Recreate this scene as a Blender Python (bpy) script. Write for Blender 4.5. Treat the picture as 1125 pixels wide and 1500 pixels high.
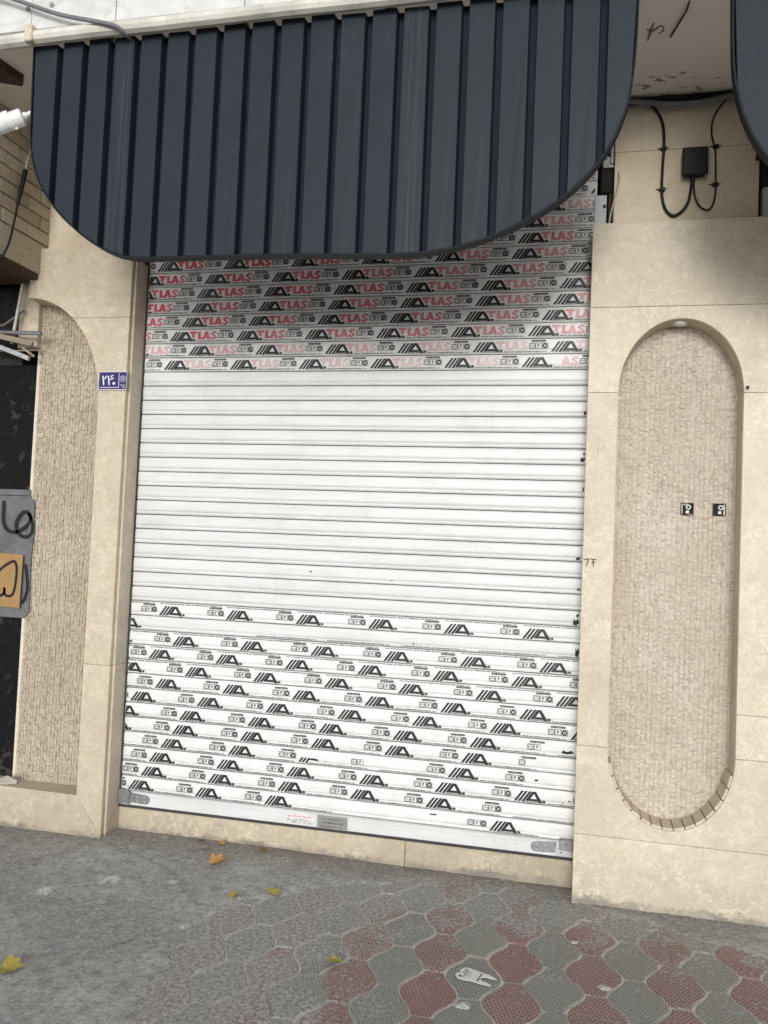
import bpy, bmesh, math, random
import numpy as np
from mathutils import Matrix, Vector, noise as mnoise
random.seed(7); rng = np.random.default_rng(7)
R = math.radians
for o in list(bpy.data.objects): bpy.data.objects.remove(o)
scene = bpy.context.scene
COL = scene.collection

# ------------------------------------------------------------------ camera
cd = bpy.data.cameras.new('camera'); cam = bpy.data.objects.new('camera', cd); COL.objects.link(cam)
rx = Vector((0.97425, 0.22146, 0.04230)); fw = Vector((-0.22327, 0.97375, 0.04436)); up = Vector((-0.03137, -0.05266, 0.99812))
M = Matrix.Identity(4)
for i in range(3):
    M[i][0] = rx[i]; M[i][1] = up[i]; M[i][2] = -fw[i]
M.translation = (2.3948, -4.2677, 1.6112)
cam.matrix_world = M
cd.sensor_fit = 'VERTICAL'; cd.sensor_height = 36; cd.lens = 1230/1500*36
cd.clip_start = 0.05; cd.clip_end = 2000
scene.camera = cam
# ------------------------------------------------------------------ sky, sun, exposure
SUN_EL, SUN_AZ = R(12), R(174.5)       # azimuth: clockwise from +Y (north); the street lies towards -Y
w = bpy.data.worlds.new('World'); scene.world = w; w.use_nodes = True
nt = w.node_tree; nt.nodes.clear()
sky = nt.nodes.new('ShaderNodeTexSky'); sky.sky_type = 'NISHITA'; sky.sun_disc = False
sky.sun_elevation = SUN_EL; sky.sun_rotation = SUN_AZ
sky.air_density = 1.0; sky.dust_density = 0.5; sky.ozone_density = 1.0
hs = nt.nodes.new('ShaderNodeHueSaturation'); hs.inputs['Saturation'].default_value = 0.12
bg = nt.nodes.new('ShaderNodeBackground'); bg.inputs[1].default_value = 0.15
wo = nt.nodes.new('ShaderNodeOutputWorld')
nt.links.new(sky.outputs[0], hs.inputs['Color']); nt.links.new(hs.outputs[0], bg.inputs[0]); nt.links.new(bg.outputs[0], wo.inputs[0])
sl = bpy.data.lights.new('sun', 'SUN'); so = bpy.data.objects.new('sun', sl); COL.objects.link(so)
sl.energy = 0.85; sl.angle = R(15); sl.color = (1.0, 0.97, 0.93)
sdir = Vector((math.sin(SUN_AZ)*math.cos(SUN_EL), math.cos(SUN_AZ)*math.cos(SUN_EL), math.sin(SUN_EL)))
so.rotation_euler = sdir.to_track_quat('Z', 'Y').to_euler(); so.location = (2, -8, 9)
vs = scene.view_settings
vs.view_transform = 'Standard'; vs.look = 'None'; vs.gamma = 1; vs.use_curve_mapping = False; vs.exposure = 0.68

# ------------------------------------------------------------------ material helpers
class NT:
    def __init__(s, name, rough=0.7, spec=0.3, metal=0.0):
        s.m = bpy.data.materials.new(name); s.m.use_nodes = True; s.t = s.m.node_tree
        s.b = s.t.nodes['Principled BSDF']
        s.b.inputs['Roughness'].default_value = rough; s.b.inputs['Specular IOR Level'].default_value = spec
        s.b.inputs['Metallic'].default_value = metal
        s._co = {}
    def n(s, typ, **kw):
        x = s.t.nodes.new('ShaderNode'+typ)
        for k, v in kw.items(): setattr(x, k, v)
        return x
    def put(s, sock, v):
        if isinstance(v, bpy.types.NodeSocket): s.t.links.new(v, sock)
        else:
            if sock.type == 'RGBA' and len(v) == 3: v = (*v, 1)
            sock.default_value = v
    def co(s, kind='Object', scale=(1, 1, 1), rot=(0, 0, 0), loc=(0, 0, 0)):
        if kind == 'World': src = s.n('NewGeometry').outputs['Position']
        else: src = s.n('TexCoord').outputs[kind]
        mp = s.n('Mapping'); s.put(mp.inputs['Vector'], src)
        mp.inputs['Scale'].default_value = scale; mp.inputs['Rotation'].default_value = rot; mp.inputs['Location'].default_value = loc
        return mp.outputs[0]
    def noise(s, vec, scale, detail=4, rough=0.6, dist=0.0, col=False):
        x = s.n('TexNoise'); s.put(x.inputs['Vector'], vec)
        x.inputs['Scale'].default_value = scale; x.inputs['Detail'].default_value = detail
        x.inputs['Roughness'].default_value = rough; x.inputs['Distortion'].default_value = dist
        return x.outputs['Color' if col else 'Fac']
    def ramp(s, fac, stops, interp='LINEAR'):
        x = s.n('ValToRGB'); s.put(x.inputs[0], fac); cr = x.color_ramp; cr.interpolation = interp
        while len(cr.elements) < len(stops): cr.elements.new(0.5)
        for e, (p, c) in zip(cr.elements, stops):
            e.position = p; e.color = (c, c, c, 1) if isinstance(c, (int, float)) else (*c, 1)
        return x.outputs[0]
    def mix(s, fac, a, b, mode='MIX'):
        x = s.n('Mix', data_type='RGBA', blend_type=mode, clamp_factor=True)
        s.put(x.inputs['Factor'], fac); s.put(x.inputs['A'], a) if False else None
        s.put(x.inputs[6], a); s.put(x.inputs[7], b)
        return x.outputs[2]
    def math(s, op, a, b=0.0, clamp=False):
        x = s.n('Math', operation=op, use_clamp=clamp); s.put(x.inputs[0], a); s.put(x.inputs[1], b)
        return x.outputs[0]
    def rnd(s): return s.n('ObjectInfo').outputs['Random']
    def sep(s, vec):
        x = s.n('SeparateXYZ'); s.put(x.inputs[0], vec); return x.outputs
    def out(s, col, rough=None, bump=None, bstr=0.3, bdist=0.003):
        s.put(s.b.inputs['Base Color'], col)
        if rough is not None: s.put(s.b.inputs['Roughness'], rough)
        if bump is not None:
            x = s.n('Bump'); x.inputs['Strength'].default_value = bstr; x.inputs['Distance'].default_value = bdist
            s.put(x.inputs['Height'], bump); s.t.links.new(x.outputs[0], s.b.inputs['Normal'])
        return s.m
GROUND_K = 2.6
def mul(c, k): return tuple(x*k for x in c)

def stone_mat(name, base, warm, dirt=0.5):
    s = NT(name, 0.55, 0.3)
    v = s.co('World')
    n1 = s.noise(v, 2.3, 5, 0.62, 0.3); n2 = s.noise(v, 14, 6, 0.65, 0.6); n3 = s.noise(v, 130, 3, 0.6)
    c = s.mix(s.ramp(n1, [(0.32, 0.0), (0.7, 1.0)]), mul(base, 0.84), base)
    c = s.mix(s.ramp(n2, [(0.35, 0.65), (0.56, 0.0)]), c, warm)
    c = s.mix(s.ramp(n2, [(0.56, 0.0), (0.70, 0.5)]), c, mul(base, 1.15))
    # fossil-like streaks of travertine
    v2 = s.co('World', (1, 1, 2.2), (0, 0.5, 0)); n4 = s.noise(v2, 9, 5, 0.7, 1.2)
    c = s.mix(s.ramp(n4, [(0.475, 0.0), (0.50, 0.30), (0.525, 0.0)]), c, mul(warm, 0.72))
    c = s.mix(s.ramp(n3, [(0.30, 0.30), (0.45, 0.0)]), c, mul(warm, 0.6))
    # grime: patches and a rising splash zone of dirt with a ragged edge at the foot
    z = s.sep(v)[2]; n5 = s.noise(v, 5.5, 6, 0.7, 0.4)
    foot = s.math('SUBTRACT', s.math('MULTIPLY', n5, 0.55), z)
    c = s.mix(s.math('MULTIPLY', s.ramp(foot, [(0.0, 0.0), (0.25, 0.6)]), dirt), c, (0.30, 0.25, 0.18))
    c = s.mix(s.math('MULTIPLY', s.ramp(n5, [(0.53, 0.0), (0.72, 0.6)]), dirt), c, (0.38, 0.33, 0.26))
    n6 = s.noise(v, 26, 6, 0.72, 1.4); n7 = s.noise(v, 4.2, 4, 0.6, 0.5)
    c = s.mix(s.math('MULTIPLY', s.ramp(n6, [(0.50, 0.0), (0.60, 0.55)]), s.ramp(n7, [(0.42, 0.15), (0.60, 1.0)])), c, mul(base, 1.16))
    c = s.mix(s.math('MULTIPLY', s.ramp(n6, [(0.36, 0.55), (0.46, 0.0)]), s.ramp(n7, [(0.40, 1.0), (0.58, 0.1)])), c, mul(warm, 0.80))
    rag = s.math('SUBTRACT', s.math('MULTIPLY', s.noise(v, 16, 5, 0.7, 0.6), 0.13), z)
    c = s.mix(s.math('MULTIPLY', s.ramp(rag, [(0.022, 0.0), (0.040, 0.85)]), s.ramp(n7, [(0.38, 0.25), (0.60, 1.0)])), c, (0.20, 0.185, 0.165))
    r = s.math('SUBTRACT', s.rnd(), 0.5)
    hsv = s.n('HueSaturation'); s.put(hsv.inputs['Color'], c); s.put(hsv.inputs['Value'], s.math('ADD', s.math('MULTIPLY', r, 0.12), 1.0))
    return s.out(hsv.outputs[0], s.ramp(n2, [(0.3, 0.38), (0.7, 0.62)]), s.math('ADD', n3, n2), 0.12, 0.004)
STONE = stone_mat('cream_stone', (0.69, 0.62, 0.50), (0.58, 0.495, 0.37), 0.6)
STONE_TAN = stone_mat('tan_stone', (0.63, 0.55, 0.43), (0.52, 0.435, 0.315), 0.8)

def wall_mat():
    s = NT('upper_wall_stone', 0.7, 0.2); v = s.co('World')
    n1 = s.noise(v, 4, 5, 0.65, 0.3); n2 = s.noise(v, 40, 4, 0.6)
    c = s.mix(s.ramp(n1, [(0.35, 0.0), (0.7, 1.0)]), (0.55, 0.47, 0.34), (0.68, 0.61, 0.49))
    c = s.mix(s.ramp(n2, [(0.3, 0.4), (0.5, 0.0)]), c, (0.42, 0.35, 0.24))
    return s.out(c, None, s.math('ADD', n1, n2), 0.2, 0.006)
WALL = wall_mat()

def soffit_mat():
    s = NT('soffit_plaster', 0.85, 0.15); v = s.co('World')
    n1 = s.noise(v, 3, 5, 0.6); n2 = s.noise(s.co('World', (1, 2.2, 1)), 9, 7, 0.75, 0.8); n3 = s.noise(v, 60, 3)
    c = s.mix(n1, (0.66, 0.61, 0.54), (0.75, 0.71, 0.64))
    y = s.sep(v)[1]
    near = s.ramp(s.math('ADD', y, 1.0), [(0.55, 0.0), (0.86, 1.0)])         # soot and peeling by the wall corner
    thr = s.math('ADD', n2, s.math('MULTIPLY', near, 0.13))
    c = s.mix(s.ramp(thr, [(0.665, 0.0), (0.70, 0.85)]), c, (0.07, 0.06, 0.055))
    return s.out(c, None, s.math('ADD', n2, n3), 0.35, 0.006)
SOFFIT = soffit_mat()

def plain(name, col, rough=0.6, spec=0.3, metal=0.0, var=0.25, sc=20, bump=0.0, stretch=(1, 1, 1)):
    s = NT(name, rough, spec, metal); v = s.co('World', stretch)
    n = s.noise(v, sc, 5, 0.65); m = s.noise(v, sc*6, 3)
    c = s.mix(s.ramp(n, [(0.3, 0.0), (0.7, 1.0)]), mul(col, 1-var), mul(col, 1+var*0.6))
    return s.out(c, None, s.math('ADD', n, m) if bump else None, bump, 0.003)

def canopy_mat():
    s = NT('slate_blue_sheet_metal', 0.55, 0.18); v = s.co('World')
    n1 = s.noise(v, 3.5, 5, 0.6); n2 = s.noise(v, 260, 2)
    c = s.mix(s.ramp(n1, [(0.3, 0.0), (0.7, 1.0)]), (0.012, 0.0175, 0.025), (0.018, 0.025, 0.034))
    c = s.mix(s.ramp(n2, [(0.5, 0.0), (0.75, 0.35)]), c, (0.055, 0.065, 0.075))
    # pale run-off streaks below the top edge
    st = s.noise(s.co('World', (55, 1, 0.8)), 1.0, 3, 0.6); x = s.sep(v)[0]
    def band(cx, wd): return s.ramp(s.math('ABSOLUTE', s.math('SUBTRACT', x, cx)), [(0.0, 1.0), (wd, 0.0)])
    bands = s.math('ADD', s.math('ADD', band(0.395, 0.06), band(1.70, 0.07)), 0.05, True)
    c = s.mix(s.math('MULTIPLY', bands, s.ramp(st, [(0.45, 0.0), (0.75, 0.5)])), c, (0.10, 0.11, 0.12))
    sm = s.noise(v, 7, 6, 0.7, 1.0)
    c = s.mix(s.ramp(sm, [(0.62, 0.0), (0.70, 0.22)]), c, (0.07, 0.08, 0.082))
    return s.out(c, s.ramp(n1, [(0.3, 0.42), (0.7, 0.58)]), n2, 0.05, 0.002)
CANOPY = canopy_mat()
CANOPY_GROOVE = plain('groove_shade_backing', (0.015, 0.021, 0.031), 0.7, 0.1)  # dark colour paints in the shade at the bottom of the grooves
CANOPY_EDGE = plain('canopy_edge_metal', (0.012, 0.015, 0.019), 0.6, 0.15)

def slat_mat():
    s = NT('white_painted_aluminium', 0.38, 0.45); v = s.co('World')
    n1 = s.noise(s.co('World', (0.7, 1, 9)), 2.2, 5, 0.65, 0.4); n2 = s.noise(s.co('World', (2, 2, 60)), 3, 4, 0.6); n3 = s.noise(v, 35, 5, 0.7)
    c = s.mix(s.ramp(n1, [(0.3, 0.0), (0.7, 1.0)]), (0.62, 0.63, 0.63), (0.73, 0.74, 0.745))
    c = s.mix(s.ramp(n2, [(0.50, 0.0), (0.66, 0.35)]), c, (0.56, 0.56, 0.545))
    c = s.mix(s.ramp(n3, [(0.66, 0.0), (0.72, 0.55)]), c, (0.42, 0.40, 0.37))
    big = s.noise(s.co('World', (1, 1, 1.6)), 3.2, 6, 0.68, 0.6); run = s.noise(s.co('World', (22, 1, 0.7)), 1.0, 5, 0.7)
    c = s.mix(s.ramp(big, [(0.50, 0.0), (0.72, 0.40)]), c, (0.50, 0.49, 0.46))
    c = s.mix(s.ramp(run, [(0.58, 0.0), (0.75, 0.22)]), c, (0.45, 0.44, 0.41))
    r = s.math('SUBTRACT', s.rnd(), 0.5)
    hsv = s.n('HueSaturation'); s.put(hsv.inputs['Color'], c); s.put(hsv.inputs['Value'], s.math('ADD', s.math('MULTIPLY', r, 0.05), 1.0))
    return s.out(hsv.outputs[0], s.ramp(n1, [(0.3, 0.30), (0.7, 0.48)]), n2, 0.04, 0.002)
SLAT = slat_mat()
def foil_mat():
    s = NT('cloudy_protective_film', 0.42, 0.4); v = s.co('World')
    n1 = s.noise(s.co('World', (1, 1, 2)), 9, 5, 0.65, 0.8)
    c = s.mix(s.ramp(n1, [(0.38, 0.0), (0.62, 1.0)]), (0.70, 0.71, 0.705), (0.80, 0.805, 0.795))
    wr = s.noise(s.co('World', (5, 1, 14), (0, 0.25, 0)), 3.0, 5, 0.7, 1.5)
    return s.out(c, s.ramp(n1, [(0.3, 0.28), (0.7, 0.5)]), s.math('ADD', n1, wr), 0.22, 0.004)
FOIL = foil_mat()
SEAM = plain('dark_hinge_seam', (0.05, 0.05, 0.05), 0.8)
def ink_mat():
    s = NT('printed_ink', 0.45, 0.35); a = s.n('Attribute', attribute_name='ink'); v = s.co('World')
    n = s.noise(v, 160, 3, 0.7); n2 = s.noise(v, 18, 4, 0.6)
    wear = s.math('MULTIPLY', s.ramp(n, [(0.62, 0.0), (0.74, 0.55)]), s.ramp(n2, [(0.4, 0.2), (0.65, 1.0)]))
    return s.out(s.mix(wear, a.outputs['Color'], (0.60, 0.60, 0.59)))
INK = ink_mat()

def split_mat(name, a, b, dark):
    s = NT(name, 0.85, 0.15); v = s.co('World')
    n1 = s.noise(v, 3, 5, 0.6); n2 = s.noise(v, 45, 5, 0.7, 0.5); n3 = s.noise(v, 150, 4, 0.7)
    c = s.mix(s.ramp(n1, [(0.35, 0.0), (0.65, 1.0)]), a, b)
    c = s.mix(s.ramp(n2, [(0.38, 0.75), (0.52, 0.0)]), c, dark)
    c = s.mix(s.ramp(n3, [(0.58, 0.0), (0.70, 0.8)]), c, mul(b, 1.25))
    c = s.mix(s.ramp(s.noise(v, 1.6, 4), [(0.50, 0.0), (0.75, 0.5)]), c, mul(dark, 1.2))
    return s.out(c, None, s.math('ADD', n2, n3), 0.7, 0.008)
SPLIT = split_mat('split_face_stone', (0.61, 0.535, 0.45), (0.71, 0.635, 0.55), (0.45, 0.38, 0.305))
SPLIT_OLD = split_mat('weathered_split_face_stone', (0.50, 0.43, 0.335), (0.61, 0.535, 0.435), (0.32, 0.265, 0.195))

def cement_mat():
    s = NT('rough_grey_cement', 0.9, 0.12); v = s.co('World')
    n1 = s.noise(v, 1.6, 5, 0.62, 0.3); n2 = s.noise(v, 17, 7, 0.78, 0.2); n3 = s.noise(v, 110, 4, 0.75)
    c = s.mix(s.ramp(n1, [(0.3, 0.0), (0.7, 1.0)]), (0.110, 0.108, 0.105), (0.195, 0.192, 0.186))
    c = s.mix(s.ramp(n2, [(0.36, 0.7), (0.52, 0.0)]), c, (0.088, 0.086, 0.082))
    c = s.mix(s.ramp(n2, [(0.53, 0.0), (0.70, 0.6)]), c, (0.22, 0.217, 0.21))
    c = s.mix(s.ramp(n3, [(0.56, 0.0), (0.68, 0.75)]), c, (0.26, 0.256, 0.248))
    c = s.mix(s.ramp(n3, [(0.32, 0.8), (0.44, 0.0)]), c, (0.062, 0.060, 0.057))
    # earth blown against the foot of the shop front
    y = s.sep(v)[1]
    c = s.mix(s.math('MULTIPLY', s.ramp(s.math('ADD', y, 1.0), [(0.70, 0.0), (0.97, 0.8)]), s.ramp(n1, [(0.3, 0.3), (0.6, 1.0)])), c, (0.080, 0.068, 0.054))
    # white splashes of paint / lime
    ws = s.noise(v, 26, 5, 0.75, 1.0)
    for px, py, r in ((0.307, -0.614, 0.10), (0.111, -0.83, 0.09), (0.60, -0.55, 0.05), (0.86, -0.95, 0.04)):
        d = s.n('VectorMath', operation='DISTANCE'); s.put(d.inputs[0], v); d.inputs[1].default_value = (px, py, 0.01)
        f = s.ramp(s.math('ADD', s.math('MULTIPLY', s.math('DIVIDE', d.outputs['Value'], r), 0.35), s.math('SUBTRACT', 0.75, ws)), [(0.31, 0.35), (0.42, 0.0)])
        c = s.mix(f, c, (0.50, 0.50, 0.49))
    # cracks
    vo = s.n('TexVoronoi', feature='DISTANCE_TO_EDGE'); vv = s.n('VectorMath', operation='ADD')
    s.put(vv.inputs[0], v); sc = s.n('VectorMath', operation='SCALE'); s.put(sc.inputs[0], s.noise(v, 5, 5, 0.7, col=True)); sc.inputs['Scale'].default_value = 0.28
    s.put(vv.inputs[1], sc.outputs[0]); s.put(vo.inputs['Vector'], vv.outputs[0]); vo.inputs['Scale'].default_value = 0.8
    ck = s.ramp(vo.outputs['Distance'], [(0.0, 1.0), (0.006, 0.0)])
    ck = s.math('MULTIPLY', ck, s.ramp(s.noise(v, 2.2, 3), [(0.50, 0.0), (0.62, 0.7)]))
    c = s.mix(ck, c, (0.035, 0.033, 0.031))
    n8 = s.noise(v, 48, 5, 0.8, 0.3)
    c = s.mix(s.ramp(n8, [(0.38, 0.6), (0.47, 0.0)]), c, (0.070, 0.068, 0.065))
    c = s.mix(s.ramp(n8, [(0.54, 0.0), (0.64, 0.6)]), c, (0.235, 0.231, 0.224))
    h = s.math('ADD', s.math('ADD', s.math('ADD', n2, n8), s.math('MULTIPLY', n3, 0.6)), s.math('MULTIPLY', ck, -1.0))
    c = s.mix(1.0, c, (GROUND_K,)*3, 'MULTIPLY')
    return s.out(c, None, h, 0.75, 0.008)
CEMENT = cement_mat()

def paver_mat(name, base, line, dirt):
    s = NT(name, 0.85, 0.2); ob = s.co('Object', rot=(0, 0, 0.12)); v = s.co('World')
    br = s.n('TexBrick'); s.put(br.inputs['Vector'], ob); br.offset = 0.5
    br.inputs['Scale'].default_value = 1.0; br.inputs['Brick Width'].default_value = 0.0165; br.inputs['Row Height'].default_value = 0.0145
    br.inputs['Mortar Size'].default_value = 0.0019; br.inputs['Mortar Smooth'].default_value = 0.4
    br.inputs['Color1'].default_value = (0, 0, 0, 1); br.inputs['Color2'].default_value = (0, 0, 0, 1); br.inputs['Mortar'].default_value = (1, 1, 1, 1)
    n1 = s.noise(v, 5, 5, 0.65); n2 = s.noise(v, 60, 5, 0.7); n3 = s.noise(v, 170, 3, 0.7)
    r = s.rnd()
    c = s.mix(r, mul(base, 0.82), mul(base, 1.18))
    c = s.mix(s.ramp(n2, [(0.35, 0.5), (0.55, 0.0)]), c, mul(base, 0.6))
    wear = s.ramp(s.math('ADD', n1, s.math('MULTIPLY', s.math('SUBTRACT', r, 0.5), 0.3)), [(0.42, 1.0), (0.70, 0.25)])
    ln = s.math('MULTIPLY', br.outputs['Color'], wear)
    c = s.mix(s.math('MULTIPLY', ln, 0.8), c, line)
    # cement slurry smeared over the pavers, thicker towards the cement strip and the wall
    x, y, z = s.sep(v)
    g = s.math('ADD', s.ramp(s.math('MULTIPLY', x, 0.25), [(0.22, 0.32), (0.46, 0.0)]), s.ramp(s.math('ADD', y, 1.0), [(0.25, 0.0), (0.75, 0.16)]))
    th = s.math('ADD', s.math('ADD', s.math('MULTIPLY', n1, 0.6), s.math('MULTIPLY', n2, 0.4)), g)
    c = s.mix(s.ramp(th, [(0.53, 0.0), (0.66, dirt)]), c, s.mix(s.ramp(n2, [(0.38, 0.0), (0.62, 1.0)]), (0.085, 0.084, 0.081), (0.205, 0.202, 0.195)))
    c = s.mix(s.ramp(n3, [(0.62, 0.0), (0.75, 0.5)]), c, mul(line, 1.1))
    # dirt gathered along the rounded rim of each paver
    h = s.math('ADD', s.math('MULTIPLY', br.outputs['Color'], 0.5), s.math('MULTIPLY', n2, 0.6))
    c = s.mix(1.0, c, (GROUND_K,)*3, 'MULTIPLY')
    return s.out(c, None, h, 0.9, 0.006)
PAVER_GREY = paver_mat('grey_paver', (0.090, 0.088, 0.079), (0.185, 0.182, 0.170), 0.75)
PAVER_RED = paver_mat('red_paver', (0.088, 0.050, 0.045), (0.215, 0.175, 0.158), 0.85)
MORTAR = plain('pale_mortar', (0.50, 0.485, 0.455), 0.9, 0.1, var=0.35, sc=14, bump=0.5)
PALE_STREET = plain('pale_bounce_street', (0.46, 0.455, 0.44), 0.9, 0.2, var=0.3, sc=40, bump=0.4)  # unseen street, made pale to bounce light up under the canopy

BLACK = plain('black_plastic', (0.013, 0.013, 0.0135), 0.5, 0.25, var=0.3, sc=30)
CABLEGREY = plain('grey_cable', (0.17, 0.17, 0.19), 0.5)
CABLEWHITE = plain('ivory_cable', (0.5, 0.45, 0.36), 0.55)
WHITEP = plain('white_plastic', (0.74, 0.74, 0.73), 0.35, 0.45, var=0.06)
WHITERAIL = plain('dirty_white_paint', (0.62, 0.60, 0.54), 0.6, 0.25, var=0.3, sc=6, bump=0.2)
STEEL = plain('dull_zinc_steel', (0.30, 0.31, 0.32), 0.42, 0.5, 0.6, var=0.3, sc=50, bump=0.1)
GUIDE = plain('grey_white_guide', (0.55, 0.56, 0.57), 0.45, 0.4, var=0.15, sc=20)
RUST = plain('rusty_brown_steel', (0.085, 0.05, 0.038), 0.8, 0.2, var=0.4, sc=25, bump=0.4)
SCAR = plain('bare_render_scar', (0.17, 0.14, 0.11), 0.9, 0.1)
DARK = plain('dark_interior', (0.035, 0.032, 0.03), 0.9, 0.1)
WOOD = plain('grey_weathered_wood', (0.33, 0.27, 0.21), 0.8, 0.15, var=0.4, sc=18, bump=0.4, stretch=(1, 8, 8))
CARD = plain('cardboard', (0.36, 0.225, 0.105), 0.8, 0.15, var=0.15, sc=14, bump=0.15)
PAINTBLACK = plain('black_paint', (0.012, 0.012, 0.012), 0.6)
PAPER = plain('white_paper', (0.72, 0.71, 0.70), 0.7, var=0.08)
def black_wall_mat():
    s = NT('peeling_black_paint', 0.7, 0.1); v = s.co('World')
    n = s.noise(v, 7, 6, 0.72, 0.8); n2 = s.noise(v, 40, 4)
    c = s.mix(n2, (0.004, 0.004, 0.0045), (0.012, 0.012, 0.012))
    c = s.mix(s.ramp(n, [(0.54, 0.0), (0.62, 0.6)]), c, (0.07, 0.065, 0.06))
    c = s.mix(s.ramp(n, [(0.70, 0.0), (0.72, 0.7)]), c, (0.30, 0.29, 0.28))
    return s.out(c, None, n, 0.4, 0.004)
BLACKWALL = black_wall_mat()
def greysheet_mat():
    s = NT('smeared_grey_paint', 0.6, 0.3); v = s.co('World')
    n = s.noise(v, 8, 6, 0.7, 0.8)
    c = s.mix(s.ramp(n, [(0.35, 0.0), (0.62, 1.0)]), (0.095, 0.10, 0.105), (0.165, 0.17, 0.175))
    c = s.mix(s.ramp(n, [(0.64, 0.0), (0.72, 0.8)]), c, (0.48, 0.48, 0.47))
    return s.out(c, None, n, 0.2, 0.003)
GREYSHEET = greysheet_mat()
def brick_mat():
    s = NT('buff_facing_brick', 0.85, 0.15); v = s.co('World'); r = s.rnd()
    n = s.noise(v, 30, 5, 0.7); n1 = s.noise(v, 5, 4)
    c = s.mix(r, (0.42, 0.35, 0.26), (0.53, 0.46, 0.36))
    c = s.mix(s.ramp(n, [(0.35, 0.5), (0.5, 0.0)]), c, (0.33, 0.265, 0.185))
    c = s.mix(s.ramp(n1, [(0.62, 0.0), (0.75, 0.6)]), c, (0.55, 0.50, 0.43))
    return s.out(c, None, n, 0.4, 0.005)
BRICK = brick_mat()
def marble_mat():
    s = NT('veined_white_marble', 0.4, 0.35); v = s.co('World')
    n = s.noise(v, 2.6, 6, 0.65, 1.4); n2 = s.noise(v, 9, 5, 0.6, 0.5)
    c = s.mix(s.ramp(n2, [(0.35, 0.0), (0.65, 1.0)]), (0.55, 0.55, 0.535), (0.66, 0.655, 0.64))
    c = s.mix(s.ramp(n, [(0.465, 0.0), (0.50, 0.40), (0.535, 0.0)]), c, (0.40, 0.40, 0.40))
    r = s.rnd()
    return s.out(c, None, n2, 0.05, 0.002)
MARBLE = marble_mat()
def leaf_mat(name, a, b, spot):
    s = NT(name, 0.55, 0.3); v = s.co('Object')
    n = s.noise(v, 22, 4, 0.6); n2 = s.noise(v, 90, 3)
    c = s.mix(s.ramp(n, [(0.38, 0.0), (0.62, 1.0)]), a, b)
    c = s.mix(s.ramp(n2, [(0.60, 0.0), (0.70, 0.7)]), c, spot)
    s.b.inputs['Subsurface Weight'].default_value = 0.0
    return s.out(c, None, n2, 0.3, 0.002)
LEAF_Y = leaf_mat('yellow_leaf', (0.42, 0.33, 0.07), (0.34, 0.30, 0.07), (0.16, 0.10, 0.03))
LEAF_O = leaf_mat('ochre_leaf', (0.46, 0.29, 0.09), (0.38, 0.19, 0.06), (0.14, 0.07, 0.03))
LEAF_B = leaf_mat('brown_leaf', (0.20, 0.11, 0.05), (0.30, 0.20, 0.06), (0.07, 0.04, 0.02))

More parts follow.
